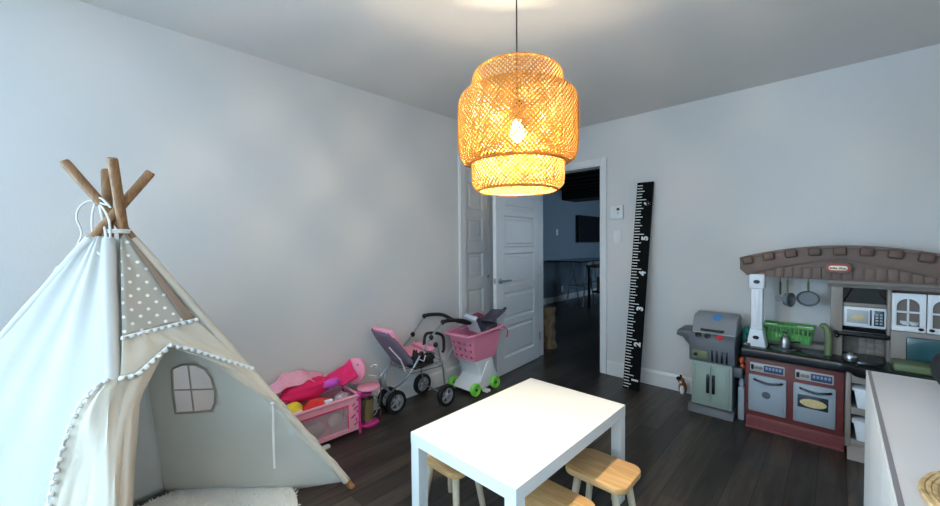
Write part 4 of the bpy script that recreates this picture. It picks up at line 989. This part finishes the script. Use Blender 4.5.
m = MB(); m.prism([(-1.21, .09), (-1.10, .255), (-1.03, .255), (-1.0, .09)], .381, .393, 'x', .005); m.box(.385, .445, -1.175, -1.125, .006, .030, .006); m.build('foot_step', WHP, T)
# basket with square holes: built as a grid of wall cells with gaps
def holed_wall(m, a0, a1, c0, c1, nx, nz, holes, th=.006):
    a0, a1, c0, c1 = map(Vector, (a0, a1, c0, c1)); nrm = (a1-a0).cross(c0-a0).normalized()*th
    us = [0]; 
    for i in range(nx): us += [(i+.30)/nx, (i+.70)/nx]
    us.append(1); vs_ = [0]
    for j in range(nz): vs_ += [(j+.30)/nz, (j+.72)/nz]
    vs_.append(1)
    def P(u, v, s_): return a0.lerp(a1, u).lerp(c0.lerp(c1, u), v)+nrm*s_
    for i in range(len(us)-1):
        for j in range(len(vs_)-1):
            if i % 2 == 1 and j % 2 == 1 and holes(i//2, j//2): continue
            V = [P(u, v, s_) for u in (us[i], us[i+1]) for v in (vs_[j], vs_[j+1]) for s_ in (0, 1)]
            m.add(V, ((0, 1, 3, 2), (4, 6, 7, 5), (0, 4, 5, 1), (2, 3, 7, 6), (0, 2, 6, 4), (1, 5, 7, 3)))
bx0, bx1, by0, by1, bz0 = .15, .385, -1.265, -1.00, .285
ex0, ex1, ey0, ey1, bz1 = .125, .415, -1.315, -.945, .51
m = MB(); h3 = lambda i, j: j < 3
holed_wall(m, (bx1, by0, bz0), (bx1, by1, bz0), (ex1, ey0, bz1), (ex1, ey1, bz1), 7, 4, lambda i, j: False)
holed_wall(m, (bx1, by0, bz0), (bx0, by0, bz0), (ex1, ey0, bz1), (ex0, ey0, bz1), 4, 4, h3)
holed_wall(m, (bx0, by0, bz0), (bx0, by1, bz0), (ex0, ey0, bz1), (ex0, ey1, bz1), 7, 4, h3)
holed_wall(m, (bx1, by1, bz0), (bx0, by1, bz0), (ex1, ey1, bz1), (ex0, ey1, bz1), 5, 4, h3)
m.box(bx0, bx1, by0, by1, bz0-.006, bz0+.004)
m.build('basket', PINK, T, smooth=False)
m = MB(); cr_ = [(ex0, ey0-.03), (ex0+.04, ey0-.06), (ex1-.04, ey0-.06), (ex1, ey0-.03), (ex1+.01, ey0+.1), (ex1+.01, ey1), (ex1-.03, ey1+.03), (ex0+.03, ey1+.03), (ex0-.01, ey1), (ex0-.01, ey0+.1)]
loop = smoothp([(x, y, bz1+.004+.028*max(0, (y-ey0)/(ey1-ey0))) for x, y in cr_+[cr_[0]]], 60)[:-1]
m.tube(loop, .015, 8, closed=True, flat=.8); m.build('basket_rim', PINK, T)
m = MB(); m.tube(smoothp([(.42, -.91, .53), (.435, -.88, .50), (.438, -.875, .46), (.43, -.88, .43)], 14), [.014, .013, .012, .012, .012, .012, .012, .012, .01, .01, .01, .008, .008][:0] or .011, 8, flat=.5); m.build('pink_tag', HOTP, T)
# things in the cart
def slab(name, c, size, rot, material, label, cat, bevel=.004, kids=()):
    m = MB(); m.box(c[0]-size[0]/2, c[0]+size[0]/2, c[1]-size[1]/2, c[1]+size[1]/2, c[2]-size[2]/2, c[2]+size[2]/2, bevel, 2, rot=rot); o = m.build(name, material); tag(o, label, cat)
    for nm, dc, sz, mt in kids:
        m = MB(); cc_ = Vector(c)+rot @ Vector(dc); m.box(cc_.x-sz[0]/2, cc_.x+sz[0]/2, cc_.y-sz[1]/2, cc_.y+sz[1]/2, cc_.z-sz[2]/2, cc_.z+sz[2]/2, .001, 1, rot=rot); m.build(nm, mt, o, smooth=False)
    return o
rA = Matrix.Rotation(R(-35), 3, 'X') @ Matrix.Rotation(R(24), 3, 'Y')
slab('picture_book', (.275, -1.150, .580), (.15, .040, .17), Matrix.Rotation(R(38), 3, 'X') @ Matrix.Rotation(R(10), 3, 'Y'), mat('white_blue_print', (190, 198, 214), .5, var=.3, vscale=50), 'white and blue picture book leaning in the pink toy cart', 'book', .003, (('page_block', (0, -.024, 0), (.14, .004, .19), WHP), ('spine', (.076, 0, 0), (.004, .045, .198), mat('navy_spine', (60, 66, 90), .5))))
slab('dark_case', (.28, -1.015, .545), (.18, .16, .030), Matrix.Rotation(R(16), 3, 'X') @ Matrix.Rotation(R(14), 3, 'Y'), mat('charcoal_case', (62, 62, 72), .5), 'charcoal grey flat case lying open in the pink toy cart', 'case', .006)
slab('toy_laptop', (.30, -.925, .622), (.17, .20, .016), Matrix.Rotation(R(24), 3, 'X') @ Matrix.Rotation(R(-6), 3, 'Y'), mat('dark_plum', (76, 66, 82), .4), 'dark thin toy laptop sticking out of the right end of the toy cart', 'toy laptop', .004, (('hinge_clip', (.07, .11, .006), (.02, .03, .02), BLKP),))
slab('pink_notebook', (.175, -1.02, .615), (.08, .15, .014), Matrix.Rotation(R(6), 3, 'X') @ Matrix.Rotation(R(10), 3, 'Y'), mat('maroon_cover', (150, 50, 84), .5), 'maroon pink notebook behind the dark case in the toy cart', 'notebook', .003)

# ------------------------------------------------------------------ desk and bench in the dark room
HD = thing('trestle_desk', (-1.3, 4.1, 0), 'dark-topped desk on pale trestle legs in the dark room beyond the door', 'desk')
m = MB(); m.box(-1.72, -.95, 3.15, 5.0, .90, .925, .004); m.build('desktop', mat('dark_desk_glass', (22, 28, 34), .2), HD, smooth=False)
PLG = mat('pale_grey_metal', (170, 180, 186), .4, .3)
for y in (3.75, 4.7):
    m = MB()
    for s_ in (-1, 1):
        m.tube([(-1.45, y, .9), (-1.45, y+.26*s_, 0)], .016, 6); m.tube([(-1.1, y, .9), (-1.1, y+.26*s_, 0)], .016, 6)
    m.tube([(-1.45, y-.17, .32), (-1.45, y+.17, .32)], .012, 6); m.tube([(-1.1, y-.17, .32), (-1.1, y+.17, .32)], .012, 6); m.tube([(-1.45, y-.15, .4), (-1.1, y-.15, .4)], .012, 6); m.tube([(-1.45, y+.15, .4), (-1.1, y+.15, .4)], .012, 6)
    m.build('trestle', PLG, HD)
WB = thing('work_bench', (-.55, 4.2, 0), 'dark bench with brown wooden top in front of the desk beyond the door', 'bench')
m = MB(); m.box(-.95, -.15, 3.35, 4.6, .80, .845, .004); m.build('benchtop', wood('brown_bench_wood', (84, 56, 36), (140, 98, 66), (3, 20, 20), .6), WB, smooth=False)
for x in (-.93, -.19):
    for y in (3.38, 4.53): 
        m = MB(); m.box(x, x+.04, y, y+.04, 0, .80); m.build('leg', BLACKP, WB, smooth=False)
m = MB(); m.box(-.88, -.22, 3.45, 4.5, .30, .33); m.build('lower_shelf', BLACKP, WB, smooth=False)
m = MB(); m.box(-.80, -.45, 3.50, 3.95, .33, .62, .006); o = m.build('cardboard_box', mat('brown_card', (120, 92, 66), .8), smooth=False); tag(o, 'brown box on the lower shelf of the bench beyond the door', 'box')
